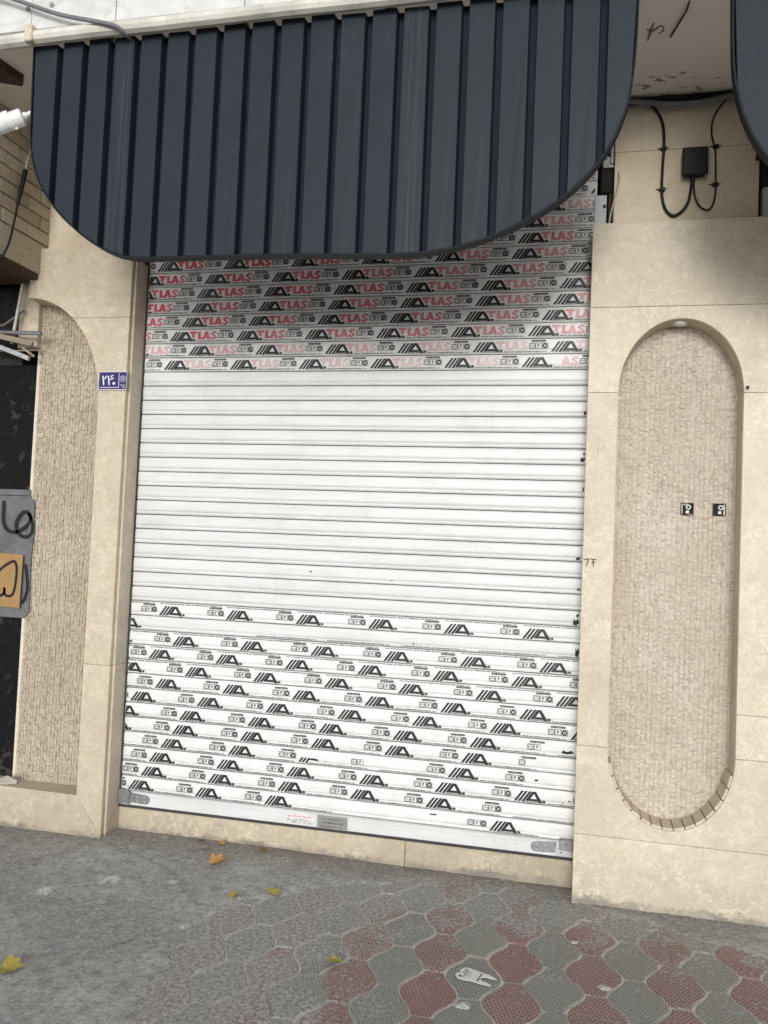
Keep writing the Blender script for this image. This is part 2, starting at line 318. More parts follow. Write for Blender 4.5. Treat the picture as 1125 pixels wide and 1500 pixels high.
# ------------------------------------------------------------------ mesh helpers
class MB:
    def __init__(s): s.v = []; s.f = []; s.mi = []
    def face(s, pts, mi=0):
        k = len(s.v); s.v += [tuple(p) for p in pts]; s.f.append(tuple(range(k, k+len(pts)))); s.mi.append(mi)
    def box(s, x0, x1, y0, y1, z0, z1, mi=0):
        k = len(s.v)
        s.v += [(x, y, z) for z in (z0, z1) for y in (y0, y1) for x in (x0, x1)]
        for q in ((0, 2, 3, 1), (4, 5, 7, 6), (0, 1, 5, 4), (2, 6, 7, 3), (0, 4, 6, 2), (1, 3, 7, 5)):
            s.f.append(tuple(k+i for i in q)); s.mi.append(mi)
        return s
    def prism(s, poly, y0, y1, mi=0):           # poly in (x,z), extruded along y (y0 front, y1 back)
        k = len(s.v); n = len(poly)
        s.v += [(x, y0, z) for x, z in poly] + [(x, y1, z) for x, z in poly]
        s.f.append(tuple(range(k, k+n))); s.f.append(tuple(range(k+2*n-1, k+n-1, -1))); s.mi += [mi, mi]
        for i in range(n):
            j = (i+1) % n; s.f.append((k+j, k+i, k+n+i, k+n+j)); s.mi.append(mi)
        return s
    def prismz(s, poly, z0, z1, mi=0):
        k = len(s.v); n = len(poly)
        s.v += [(x, y, z1) for x, y in poly] + [(x, y, z0) for x, y in poly]
        s.f.append(tuple(range(k, k+n))); s.f.append(tuple(range(k+2*n-1, k+n-1, -1))); s.mi += [mi, mi]
        for i in range(n):
            j = (i+1) % n; s.f.append((k+j, k+i, k+n+i, k+n+j)); s.mi.append(mi)
        return s
    def tube(s, pts, r, n=8, mi=0, cap=True):
        pts = [Vector(p) for p in pts]; k = len(s.v); prev = None
        for i, p in enumerate(pts):
            t = (pts[min(i+1, len(pts)-1)] - pts[max(i-1, 0)]).normalized()
            a = Vector((0, 0, 1)) if abs(t.z) < 0.9 else Vector((1, 0, 0))
            if prev is not None: a = prev
            u = (a - t*a.dot(t)).normalized(); prev = u; q = t.cross(u)
            rr = r[min(i, len(r)-1)] if isinstance(r, (list, tuple)) else r
            for j in range(n):
                an = 2*math.pi*j/n; s.v.append(tuple(p + u*math.cos(an)*rr + q*math.sin(an)*rr))
        for i in range(len(pts)-1):
            for j in range(n):
                s.f.append((k+i*n+j, k+i*n+(j+1) % n, k+(i+1)*n+(j+1) % n, k+(i+1)*n+j)); s.mi.append(mi)
        if cap:
            s.f.append(tuple(range(k+n-1, k-1, -1))); s.f.append(tuple(range(k+(len(pts)-1)*n, k+len(pts)*n))); s.mi += [mi, mi]
        return s
    def stroke(s, pts, wd, y, th=0.0008, mi=0):   # flat ribbon in the xz plane, facing -y, with a little thickness
        P = [Vector((a, b)) for a, b in pts]
        L = []; Rr = []
        for i, p in enumerate(P):
            t = (P[min(i+1, len(P)-1)] - P[max(i-1, 0)]).normalized(); nn = Vector((-t.y, t.x))*wd/2
            L.append(p+nn); Rr.append(p-nn)
        for i in range(len(P)-1):
            s.prism([tuple(Rr[i]), tuple(Rr[i+1]), tuple(L[i+1]), tuple(L[i])], y, y+th, mi)
        return s
    def mesh(s, name, mats, smooth=False, fix=True):
        me = bpy.data.meshes.new(name); me.from_pydata(s.v, [], s.f)
        for m in (mats if isinstance(mats, (list, tuple)) else [mats]): me.materials.append(m)
        if len(me.materials) > 1: me.polygons.foreach_set('material_index', s.mi)
        if fix:
            bm = bmesh.new(); bm.from_mesh(me); bmesh.ops.recalc_face_normals(bm, faces=bm.faces); bm.to_mesh(me); bm.free()
        if smooth: me.polygons.foreach_set('use_smooth', [True]*len(me.polygons))
        me.update(); return me
def bevel(me, wd=0.002, seg=1, angle=0.6):
    bm = bmesh.new(); bm.from_mesh(me); bmesh.ops.remove_doubles(bm, verts=bm.verts, dist=1e-5)
    es = [e for e in bm.edges if len(e.link_faces) == 2 and e.calc_face_angle(0) > angle]
    bmesh.ops.bevel(bm, geom=es, offset=wd, segments=seg, affect='EDGES', profile=0.6, clamp_overlap=True)
    bm.to_mesh(me); bm.free(); return me
def link(name, me, parent=None, loc=None):
    o = bpy.data.objects.new(name, me); COL.objects.link(o)
    if parent is not None:
        o.parent = parent
        if loc is None:                      # mesh is in world coordinates: cancel the parents' offsets
            off = Vector(); p = parent
            while p is not None: off += p.location; p = p.parent
            o.location = -off
        else: o.location = loc
    elif loc is not None: o.location = loc
    return o
def tag(o, label, cat, group=None):
    o['label'] = label; o['category'] = cat
    if group: o['group'] = group
    return o
def thing(name, label, cat, base, group=None):
    o = bpy.data.objects.new(name, None); COL.objects.link(o); o.location = base; o.empty_display_size = 0.1
    return tag(o, label, cat, group)
def structure(o): o['kind'] = 'structure'; return o
def smooth_path(pts, n=6):
    pts = [Vector(p) for p in pts]; out = []
    for i in range(len(pts)-1):
        p0 = pts[max(i-1, 0)]; p1 = pts[i]; p2 = pts[i+1]; p3 = pts[min(i+2, len(pts)-1)]
        for k in range(n):
            t = k/n
            out.append(0.5*((2*p1)+(p2-p0)*t+(2*p0-5*p1+4*p2-p3)*t*t+(3*p1-p0-3*p2+p3)*t**3))
    out.append(pts[-1]); return [tuple(p) for p in out]
def arc(cx, cz, rx_, rz_, a0, a1, n):
    return [(cx+rx_*math.cos(R(a0+(a1-a0)*i/n)), cz+rz_*math.sin(R(a0+(a1-a0)*i/n))) for i in range(n+1)]

# ------------------------------------------------------------------ ground
g = MB(); g.box(-150, 150, -150, 60, -0.30, -0.06)
structure(link('ground', g.mesh('ground', PALE_STREET)))
# pavement: mortar bed carrying the pavers
g = MB(); g.box(-1.0, 6.5, -4.2, 0.04, -0.055, -0.0035)
pav = structure(link('pavement', g.mesh('pavement', MORTAR)))
def paver_mesh(name, m):
    H = 0.325; gap = 0.0043; N = 14; prof = []
    for i in range(N+1):
        y = -H/2+gap+(H-2*gap)*i/N
        prof.append((0.0755+0.0345*math.cos(2*math.pi*y/H)-gap, y))
    poly = prof + [(-x, y) for x, y in reversed(prof)]
    mb = MB(); n = len(poly)
    ins = [(x*(1-0.006/abs(x)) if abs(x) > 1e-4 else x, y*(1-0.005/max(abs(y), 0.02)) if abs(y) > 0.14 else y) for x, y in poly]
    mb.v = [(x, y, -0.03) for x, y in poly]+[(x, y, -0.003) for x, y in poly]+[(x, y, 0.0) for x, y in ins]
    for a in (0, 1):
        for i in range(n):
            j = (i+1) % n; mb.f.append((a*n+i, a*n+j, (a+1)*n+j, (a+1)*n+i)); mb.mi.append(0)
    mb.f.append(tuple(range(2*n, 3*n))); mb.mi.append(0)
    return mb.mesh(name, m)
pm = [paver_mesh('paver_grey', PAVER_GREY), paver_mesh('paver_red', PAVER_RED)]
for i in range(-8, 16):
    for j in range(-8, 4):
        x = 2.067+0.151*i; y = (-0.985 if i % 2 == 0 else -0.822)+0.325*j
        x -= 0.022*(y+0.98)
        if y > 0.06 or (x > 2.40 and y > -0.10) or y < -4.0: continue
        if x < 0.80: continue
        o = link('paver', pm[i % 2], pav, (x, y, random.uniform(-0.0012, 0.0016)))
        o.rotation_euler = (random.gauss(0, 0.005), random.gauss(0, 0.006), random.gauss(0, 0.008))

# rough cement laid over the left of the pavement and along the shop front
B = np.array([(1.6, -6), (1.25, -2.6), (1.10, -2.0), (1.013, -1.62), (0.945, -1.36), (0.905, -1.18), (0.885, -1.0), (0.905, -0.80), (0.965, -0.64), (1.08, -0.52),
              (1.28, -0.36), (1.45, -0.26), (1.60, -0.19), (1.75, -0.13), (1.95, -0.065), (2.2, -0.045), (2.40, -0.07), (2.45, -0.18), (2.60, -0.25), (2.78, -0.30), (2.95, -0.38), (3.1, -0.46), (3.5, -0.48), (4.2, -0.48), (7.0, -0.48)])
poly = np.vstack([B, [(7, 3), (-30, 3), (-30, -6)]])
def sdist(px, py):
    d = np.full(px.shape, 1e9); ins = np.zeros(px.shape, bool); n = len(poly)
    for k in range(n):
        ax, ay = poly[k]; bx, by = poly[(k+1) % n]
        if k < len(B)-1:
            ex, ey = bx-ax, by-ay; t = np.clip(((px-ax)*ex+(py-ay)*ey)/(ex*ex+ey*ey), 0, 1)
            d = np.minimum(d, np.hypot(px-ax-t*ex, py-ay-t*ey))
        c = (ay > py) != (by > py)
        with np.errstate(divide='ignore', invalid='ignore'):
            ins ^= c & (px < (bx-ax)*(py-ay)/(by-ay)+ax)
    return np.where(ins, d, -d)
xs = np.concatenate([np.linspace(-14, -1.3, 30), np.arange(-1.25, 4.0, 0.016), np.linspace(4.05, 7, 20)])
ys = np.concatenate([np.linspace(-5.8, -2.2, 24), np.arange(-2.15, 0.06, 0.016)])
PX, PY = np.meshgrid(xs, ys)
sd = sdist(PX, PY)
fn = np.array([[mnoise.fractal(Vector((x*7, y*7, 3.1)), 0.9, 2.1, 5) for x in xs] for y in ys])
fl = np.array([[mnoise.fractal(Vector((x*1.7, y*1.7, 9.1)), 0.9, 2.1, 3) for x in xs] for y in ys])
edge = sd + fn*0.045
Z = np.clip(edge*0.16, -0.02, 0.007) + np.where(edge > 0, fl*0.0025+fn*0.0016, 0) + np.clip(sd-0.25, 0, 0.6)*0.006
Z += np.clip(PY+0.16, 0, 0.2)*0.05*np.clip((1.9-PX)/0.8, 0, 1)       # a little fillet against the plinth
Z = np.where(edge > 0, np.maximum(Z, 0.0008), Z)
# shallow crack lines in the cement
def crack(pts, wd, dp):
    global Z
    pts = np.array(smooth_path([(a, b, 0) for a, b in pts], 10))[:, :2]
    d = np.full(PX.shape, 1e9)
    for k in range(len(pts)-1):
        ax, ay = pts[k]; ex, ey = pts[k+1]-pts[k]; t = np.clip(((PX-ax)*ex+(PY-ay)*ey)/(ex*ex+ey*ey+1e-12), 0, 1)
        d = np.minimum(d, np.hypot(PX-ax-t*ex, PY-ay-t*ey))
    Z = Z - dp*np.exp(-((d+fn*0.006)/wd)**2)
crack([(0.05, -0.20), (0.25, -0.26), (0.42, -0.36), (0.60, -0.47), (0.72, -0.62), (0.83, -0.72)], 0.012, 0.006)
crack([(0.83, -0.62), (0.80, -0.82), (0.83, -1.0), (0.80, -1.2), (0.86, -1.4), (0.80, -1.7)], 0.012, 0.005)
nx, ny = len(xs), len(ys)
me = bpy.data.meshes.new('cement_path')
vv = np.stack([PX, PY, Z], -1).reshape(-1, 3)
idx = np.arange(nx*ny).reshape(ny, nx)
ff = np.stack([idx[:-1, :-1], idx[:-1, 1:], idx[1:, 1:], idx[1:, :-1]], -1).reshape(-1, 4)
keep = (edge.reshape(-1)[ff].max(1) > -0.10)
me.from_pydata(vv.tolist(), [], ff[keep].tolist()); me.materials.append(CEMENT)
me.polygons.foreach_set('use_smooth', [True]*len(me.polygons))
structure(link('path', me))

# ------------------------------------------------------------------ shop building: walls, soffit, fascia, sill
bld = thing('shop_building', 'beige shop building with overhanging plaster ceiling and marble fascia above the shutter', 'building', (1.2, 0.5, 0))
def part(name, mb, mat, parent, bev=0.0, smooth=False):
    me = mb.mesh(name, mat, smooth)
    if bev: bevel(me, bev)
    return link(name, me, parent)
# wall faces above the two pillars (each built of two courses of stone)
part('wall_stone', MB().box(2.525, 3.185, -0.10, 0.30, 2.85, 3.600), WALL, bld, 0.002)
part('wall_stone', MB().box(2.525, 3.185, -0.0985, 0.30, 3.602, 3.85), WALL, bld, 0.002)
part('wall_stone', MB().box(-0.60, -0.03, -0.10, 0.30, 3.10, 3.85), WALL, bld, 0.002)
part('back_wall', MB().box(-4, 8, 0.62, 0.8, -0.05, 6.5), DARK, bld)
part('pier_core', MB().box(2.48, 3.25, 0.03, 0.6, -0.05, 3.84), DARK, bld)
part('pier_core', MB().box(-0.62, -0.06, 0.05, 0.6, -0.05, 3.84), DARK, bld)
part('soffit', MB().box(-4, 8, -1.06, 0.62, 3.85, 4.02), SOFFIT, bld)
part('upper_wall', MB().box(-4, 8, -1.03, 0.62, 4.022, 7.0), WALL, bld)
xx = -3.95
wds = [0.62, 0.6, 0.61, 0.6, 0.62, 0.85, 0.42, 0.60, 0.62, 0.61, 0.6, 0.62, 0.6, 0.61, 0.6, 0.6, 0.62, 0.6]
for wd in wds:
    part('marble_slab', MB().box(xx+0.0015, xx+wd-0.0015, -1.075-random.uniform(0, 0.002), -1.045, 3.862, 4.70), MARBLE, bld, 0.0015)
    part('marble_slab', MB().box(xx+0.0015, xx+wd-0.0015, -1.075-random.uniform(0, 0.002), -1.045, 4.703, 5.6), MARBLE, bld, 0.0015)
    xx += wd
for bx, bz in ((-0.067, 3.958), (0.053, 3.964), (0.62, 3.965)):
    part('bolt', MB().tube([(bx, -1.074, bz), (bx, -1.082, bz)], 0.011, 12), STEEL, bld)
prof = [(-1.066, 3.80), (-1.085, 3.797), (-1.104, 3.806), (-1.112, 3.822), (-1.108, 3.842), (-1.094, 3.853), (-1.083, 3.862), (-1.066, 3.866)]
def rail(x0, x1, dz0, dz1):
    mb = MB(); n = len(prof); seg = 10
    for i in range(seg+1):
        t = i/seg; x = x0+(x1-x0)*t
        mb.v += [(x, y, z+dz0+(dz1-dz0)*t+0.002*math.sin(7*x)) for y, z in prof]
    for i in range(seg):
        for j in range(n):
            mb.f.append((i*n+j, i*n+(j+1) % n, (i+1)*n+(j+1) % n, (i+1)*n+j)); mb.mi.append(0)
    mb.f += [tuple(range(n)), tuple(range(seg*n, seg*n+n))]; mb.mi += [0, 0]
    return mb
part('fascia_rail', rail(-2.5, -0.035, -0.05, -0.012), WHITERAIL, bld, 0, False)
part('fascia_rail', rail(-0.025, 3.0, -0.008, 0.004), WHITERAIL, bld, 0, False)
part('fascia_rail', rail(3.01, 6.5, 0.004, 0.006), WHITERAIL, bld, 0, False)
part('rail_clip', MB().box(-0.05, -0.012, -1.119, -1.066, 3.786, 3.862), STONE_TAN, bld, 0.004)
# sill below the shutter: two stones
part('sill_stone', MB().box(-0.012, 1.598, 0.002, 0.35, -0.05, 0.138), STONE_TAN, bld, 0.004)
part('sill_stone', MB().box(1.600, 2.46, 0.003, 0.35, -0.05, 0.138), STONE_TAN, bld, 0.004)
part('sill_stone', MB().box(3.24, 6.2, 0.002, 0.35, -0.05, 0.138), STONE_TAN, bld, 0.004)
# marks on the soffit: broken patch and a stub of wire
part('soffit_scar', MB().stroke([(0, 0), (0, 0)], 0.001, 0) if False else MB().tube(smooth_path([(2.62, -0.68, 3.849), (2.645, -0.665, 3.846), (2.675, -0.695, 3.848), (2.69, -0.665, 3.848), (2.675, -0.64, 3.849)]), [0.0025]*25, 6), SCAR, bld)
part('soffit_scar', MB().tube([(2.63, -0.60, 3.848), (2.635, -0.66, 3.84), (2.645, -0.72, 3.848)], [0.003, 0.005, 0.002], 6), SCAR, bld)

# ------------------------------------------------------------------ right pillar
rp = thing('stone_pillar', 'broad cream stone pillar with a capsule-shaped textured recess, right of the shutter', 'pillar', (2.86, -0.15, 0))
X0, X1, NC, HW, RISE = 2.430, 3.30, 2.851, 0.279, 0.352
ZT, ZB = 2.403, 0.730                # springing heights
F0, F1 = -0.160, -0.131
top_arc = lambda z0: [p for p in arc(NC, ZT, HW, RISE, 180, 0, 40)]
def slab(name, poly, mat=STONE, parent=rp, f0=F0, f1=F1, bev=0.0018):
    mb = MB().prism(poly, f0-random.uniform(0, 0.0008), f1); me = mb.mesh(name, mat); bevel(me, bev, 1, 0.9); return link(name, me, parent)
g_ = 0.0008
slab('stone_slab', [(X0, -0.02), (X1, -0.02), (X1, 0.321-g_), (X0, 0.321-g_)])
slab('stone_slab', [(X0, 0.321+g_), (X1, 0.321+g_), (X1, ZB), (NC+HW, ZB)] + arc(NC, ZB, HW, RISE, 0, -180, 40)[1:-1] + [(NC-HW, ZB), (X0, ZB)])
slab('stone_slab', [(X0, ZB+2*g_), (NC-HW, ZB+2*g_), (NC-HW, ZT-g_), (X0, ZT-g_)])
slab('stone_slab', [(NC+HW, ZB+2*g_), (X1, ZB+2*g_), (X1, 0.93-g_), (NC+HW, 0.93-g_)])
slab('stone_slab', [(NC+HW, 0.93+g_), (X1, 0.93+g_), (X1, ZT-g_), (NC+HW, ZT-g_)])
slab('stone_slab', [(X0, ZT+g_), (NC-HW, ZT+g_)] + arc(NC, ZT+g_, HW, RISE, 180, 0, 40)[1:-1] + [(NC+HW, ZT+g_), (X1, ZT+g_), (X1, 2.815-g_), (X0, 2.815-g_)])
slab('stone_slab', [(X0, 2.815+g_), (X1, 2.815+g_), (X1, 3.226), (X0, 3.226)])
# core behind the slabs (flanks and lining of the recess)
cap = arc(NC, ZT, HW+0.0015, RISE+0.0015, 180, 0, 40) + arc(NC, ZB, HW+0.0015, RISE+0.0015, 0, -180, 40)
def ring(inner, outer, y0, y1):
    mb = MB(); n = len(inner); mb.v = [(x, y0, z) for x, z in inner]+[(x, y1, z) for x, z in inner]+[(x, y0, z) for x, z in outer]+[(x, y1, z) for x, z in outer]
    for i in range(n):
        j = (i+1) % n
        for a, b in ((0, 1), (2, 3), (0, 2), (1, 3)):
            mb.f.append((a*n+i, a*n+j, b*n+j, b*n+i)); mb.mi.append(0)
    return mb
outer = arc(NC, ZT, HW+0.05, RISE+0.05, 180, 0, 40) + arc(NC, ZB, HW+0.05, RISE+0.05, 0, -180, 40)
me = ring(cap, outer, -0.1305, 0.02).mesh('recess_lining', STONE_TAN); link('recess_lining', me, rp)
part('flank', MB().box(X0+0.002, X0+0.032, -0.1308, 0.034, -0.03, 3.223), STONE_TAN, rp)
part('flank', MB().box(X1-0.032, X1-0.002, -0.1308, 0.034, -0.03, 3.223), STONE_TAN, rp)
part('core', MB().box(X0+0.033, X1-0.033, -0.1302, -0.1290, -0.03, 0.30).box(X0+0.033, X1-0.033, -0.1302, -0.05, 2.83, 3.222), WALL, rp)
# little lining stones along the bottom of the recess
na = 15
for k in range(na):
    a0 = -168+156*k/na; a1 = -168+156*(k+1)/na - 1.0
    i_ = arc(NC, ZB, HW-0.012, RISE-0.012, a0, a1, 3); o_ = arc(NC, ZB, HW+0.001, RISE+0.001, a0, a1, 3)
    me = MB().prism(i_+o_[::-1], -0.152, 0.01).mesh('lining_stone', STONE_TAN); bevel(me, 0.0015); link('lining_stone', me, rp)
# split-face cladding in the recess
JOINT = plain('pale_stone_joint', (0.70, 0.635, 0.545), 0.9, 0.1, var=0.25, sc=60, bump=0.3)
def cladding(name, inside, x0, x1, z0, z1, y, mat, parent, colw=0.0225):
    mb = MB(); x = x0; c = 0
    while x < x1:
        wd = colw*random.uniform(0.85, 1.15); z = z0-random.uniform(0, 0.05); smooth_col = 0.55+0.45*math.sin(c*0.9+1.0); colb = random.random()
        while z < z1:
            h = random.uniform(0.017, 0.034); cx_, cz_ = x+wd/2, z+h/2
            if inside(cx_, cz_):
                a = 0.0005; base = -random.uniform(0.0022, 0.0078)-0.002*colb
                q = [(x+2.2*a, z+a), (x+wd-2.2*a, z+a), (x+wd-2.2*a, z+h-a), (x+2.2*a, z+h-a)]
                dy = [base+random.uniform(-0.003, 0.003)*smooth_col for _ in range(4)]
                k = len(mb.v); mid = base-0.004*random.random()-0.0025
                mb.v += [(u, y+d, v_) for (u, v_), d in zip(q, dy)] + [(u, y+0.012, v_) for u, v_ in q] + [(cx_+random.uniform(-.004, .004), y+mid, cz_+random.uniform(-.008, .008))]
                for i in range(4):
                    j = (i+1) % 4
                    mb.f.append((k+i, k+j, k+8)); mb.f.append((k+j, k+i, k+4+i, k+4+j)); mb.mi += [0, 0]
            z += h
        x += wd; c += 1
    mb.box(x0-0.02, x1+0.02, y-0.0010, y+0.03, z0-0.02, z1+0.02, 1)
    me = mb.mesh(name, [mat, JOINT], fix=False); o = link(name, me, parent); o['kind'] = 'stuff'; return o
def in_cap(x, z):
    e = 0.004
    if abs(x-NC) > HW+e: return False
    if z > ZT: return ((x-NC)/(HW+e))**2+((z-ZT)/(RISE+e))**2 < 1.03
    if z < ZB: return ((x-NC)/(HW+e))**2+((z-ZB)/(RISE+e))**2 < 1.03
    return True
holes = [(2.913, 1.866), (3.059, 1.867)]
def in_cap2(x, z): return in_cap(x, z) and not any(abs(x-a) < 0.028 and abs(z-b) < 0.03 for a, b in holes)
cladding('split_stone_cladding', in_cap2, NC-HW-0.005, NC+HW+0.005, ZB-RISE-0.01, ZT+RISE+0.01, 0.0, SPLIT, rp)

# wall boxes in the recess
for (a, b), lab in zip(holes, ('dark square socket hole with a round fitting, left one in the textured recess', 'dark square socket hole with a round fitting, right one beside the recess edge')):
    t = thing('wall_socket', lab, 'socket', (a, -0.004, b-0.025), 'socket holes in the recess')
    part('back_box', MB().box(a-0.0275, a+0.0275, -0.0045, 0.006, b-0.0275, b+0.0275), DARK, t)
    fr = MB(); 
    for q in ((a-0.03, a-0.0265, b-0.03, b+0.03), (a+0.0265, a+0.03, b-0.03, b+0.03), (a-0.0265, a+0.0265, b+0.0265, b+0.03), (a-0.0265, a+0.0265, b-0.03, b-0.0265)):
        fr.box(q[0], q[1], -0.016, 0.004, q[2], q[3])
    part('rim', fr, RUST, t)
    part('round_fitting', MB().tube([(a+0.006, -0.001, b+0.010), (a+0.006, -0.013, b+0.010)], 0.0125, 16), STEEL, t, 0.001)
    part('inner_ring', MB().tube([(a+0.006, -0.0128, b+0.010), (a+0.006, -0.0145, b+0.010)], 0.007, 12), BLACK, t)
    part('lower_fitting', MB().box(a-0.006, a+0.010, -0.011, -0.001, b-0.021, b-0.006), STEEL, t, 0.001)
# spot lamp in the crown of the recess
t = thing('recessed_spotlight', 'small round white spotlight in the crown of the recess', 'spotlight', (2.848, -0.085, 2.75))
part('bezel', MB().tube([(2.848, -0.085, 2.756), (2.848, -0.085, 2.744)], [0.034, 0.032], 24), WHITEP, t, 0.002)
part('lens', MB().tube([(2.848, -0.085, 2.745), (2.848, -0.085, 2.741)], 0.022, 24), PAPER, t)
# anchor stub on the face and pen marks
tag(link('wall_anchor', MB().box(3.138, 3.150, -0.172, -0.158, 2.418, 2.432).mesh('wall_anchor', BLACK)), 'tiny black anchor stub on the cream stone beside the recess', 'anchor')
t = MB()
for pts in ([(2.436, 1.604), (2.462, 1.606)], [(2.458, 1.604), (2.448, 1.572)], [(2.466, 1.608), (2.494, 1.604)], [(2.470, 1.592), (2.490, 1.592)], [(2.479, 1.606), (2.480, 1.570)]): t.stroke(pts, 0.0045, -0.1622, 0.0006)
o = link('pen_mark', t.mesh('pen_mark', PAINTBLACK), rp)
INKBLUE = plain('faded_blue_ink', (0.16, 0.22, 0.24), 0.7)
t = MB()
for pts in ([(2.486, 2.125), (2.484, 2.145)], [(2.494, 2.128), (2.497, 2.130)], [(2.503, 2.128), (2.505, 2.140), (2.508, 2.130)], [(2.508, 2.148), (2.514, 2.152), (2.512, 2.140)]): t.stroke(pts, 0.0025, -0.1622, 0.0006)
link('pen_mark', t.mesh('pen_mark', INKBLUE), rp)

# ------------------------------------------------------------------ left pillar
lp = thing('stone_pillar', 'tan stone pillar with a quarter arch over weathered textured stone, left of the shutter', 'pillar', (-0.35, -0.15, 0))
XR, AX, AZ, ARX, ARZ = -0.019, -0.657, 2.352, 0.474, 0.590
qa = lambda a0, a1, n: arc(AX, AZ, ARX, ARZ, a0, a1, n)
aj = math.degrees(math.asin((2.822-AZ)/ARZ)); xj = AX+ARX*math.cos(R(aj))
slab('stone_slab', [(-0.657, 2.942)] + qa(90, aj, 16)[1:] + [(XR, 2.822), (XR, 3.154), (-0.648, 3.232)], STONE_TAN, lp)
slab('stone_slab', qa(aj, 0, 20)[:] + [(-0.1795, 0.925), (XR, 0.925), (XR, 2.8205)], STONE_TAN, lp) if False else slab('stone_slab', [(x, min(z, 2.8205)) for x, z in qa(aj, 0, 20)] + [(-0.179, 0.926), (XR, 0.926), (XR, 2.8205)], STONE_TAN, lp)
slab('stone_slab', [(-0.179, 0.9245), (-0.176, 0.223), (XR, 0.018), (XR, 0.9245)], STONE_TAN, lp)
slab('plinth_stone', [(-2.2, -0.03), (-0.021, -0.03), (-0.0205, 0.0165), (-0.1775, 0.2215), (-0.72, 0.226), (-2.2, 0.228)], STONE_TAN, lp, -0.158, 0.02)
slab('jamb_slab', [(-0.055, -0.02), (XR+0.012, -0.02), (XR+0.012, 0.9245), (-0.055, 0.9245)], STONE_TAN, lp, -0.1300, 0.04)
slab('jamb_slab', [(-0.055, 0.926), (XR+0.012, 0.926), (XR+0.012, 3.15), (-0.055, 3.15)], STONE_TAN, lp, -0.1305, 0.04)
# hidden thickness of the arch
lin = [(x-0.001, z-0.001) for x, z in qa(90, 0, 30)] + [(-0.180, 0.224), (-0.056, 0.224), (-0.056, 3.15), (-0.655, 3.225)]
me = MB().prism(lin, -0.1298, 0.004).mesh('arch_lining', STONE_TAN); link('arch_lining', me, lp)
def in_q(x, z):
    if x > -0.172: return False
    if z > AZ: return ((x-AX)/(ARX+0.012))**2+((z-AZ)/(ARZ+0.012))**2 < 1.0 or x < AX
    return True
cladding('split_stone_cladding', in_q, -0.668, -0.165, 0.222, 2.95, 0.0, SPLIT_OLD, lp, 0.019)
part('edge_board', MB().box(-0.800, -0.672, -0.040, 0.02, 2.690, 3.30), STONE_TAN, lp, 0.003)
part('corner_trim', MB().prism([(-0.800, 2.70), (-0.786, 2.70), (-0.690, 3.372), (-0.706, 3.372)], -0.105, -0.095), WHITERAIL, lp)

# ------------------------------------------------------------------ roller shutter
sh = thing('roller_shutter', 'closed white slatted roller shutter with printed film strips, above the stone sill', 'shutter', (1.21, 0.0, 0.14))
P = 0.08; Z0 = 2.55
SX0, SX1 = -0.006, 2.446
def slat_mesh(name, x0, x1, face):
    pf = [(0.012, 0.000, 1), (0.012, 0.0009, 1), (-0.0005, 0.0018, 1), (-0.0062, 0.0044, 0), (-0.0080, 0.0100, 0), (-0.0084, 0.0165, 0), (-0.0066, 0.0174, 0), (-0.0066, 0.0190, 0), (-0.0090, 0.0200, 0),
          (-0.0094, 0.034, 0), (-0.0096, 0.048, 0), (-0.0093, 0.064, 0), (-0.0082, 0.0735, 0), (-0.0055, 0.0774, 0), (0.0005, 0.0788, 0), (0.012, 0.0790, 1), (0.012, 0.080, 1)]
    mb = MB(); n = len(pf)
    seg = 12
    for i in range(seg+1):
        x = x0+(x1-x0)*i/seg
        mb.v += [(x, y, z) for y, z, _ in pf]
    for i in range(seg):
        for j in range(n-1):
            mb.f.append((i*n+j, (i+1)*n+j, (i+1)*n+j+1, i*n+j+1)); mb.mi.append(pf[j+1][2] if pf[j][2] == 0 else pf[j][2] if pf[j+1][2] else 1 if pf[j][1] < 0.0015 else 0)
    k = len(mb.v); mb.v += [(x0, 0.018, 0), (x1, 0.018, 0), (x1, 0.018, P), (x0, 0.018, P)]; mb.f.append((k, k+1, k+2, k+3)); mb.mi.append(1)
    me = mb.mesh(name, [face, SEAM], True); return me
slat_plain = slat_mesh('slat', SX0, SX1, SLAT); slat_film = slat_mesh('slat_film', SX0, SX1, FOIL)
# --- print unit (metres; x along the slat, z up from the lower seam)
BLK = (0.018, 0.018, 0.02); FILMC = (0.72, 0.725, 0.715)
def lerp(a, b, t): return tuple(x+(y-x)*t for x, y in zip(a, b))
def text_mesh(body, size, bold=0.0):
    c = bpy.data.curves.new('t', 'FONT'); c.body = body; c.size = size; c.resolution_u = 1; c.offset = bold
    o = bpy.data.objects.new('t', c); COL.objects.link(o)
    dg = bpy.context.evaluated_depsgraph_get(); dg.update()
    me = bpy.data.meshes.new_from_object(o.evaluated_get(dg))
    v = [(a.co.x, a.co.y) for a in me.vertices]; f = [tuple(p.vertices) for p in me.polygons]
    bpy.data.objects.remove(o); bpy.data.curves.remove(c); bpy.data.meshes.remove(me)
    w_ = max(a for a, b in v)-min(a for a, b in v); x_ = min(a for a, b in v)
    return [(a-x_, b) for a, b in v], f, w_
MICRO = text_mesh('KUSHAN BONYAD ARAK ALUMINIUM INDUSTRIAL CO.', 0.0085, 0.00035)
EXPORT = text_mesh('For Export', 0.0085, 0.0001)
LET_P = text_mesh('P', 0.022, 0.0009)
LET_S = text_mesh('S', 0.0575, 0.0022)
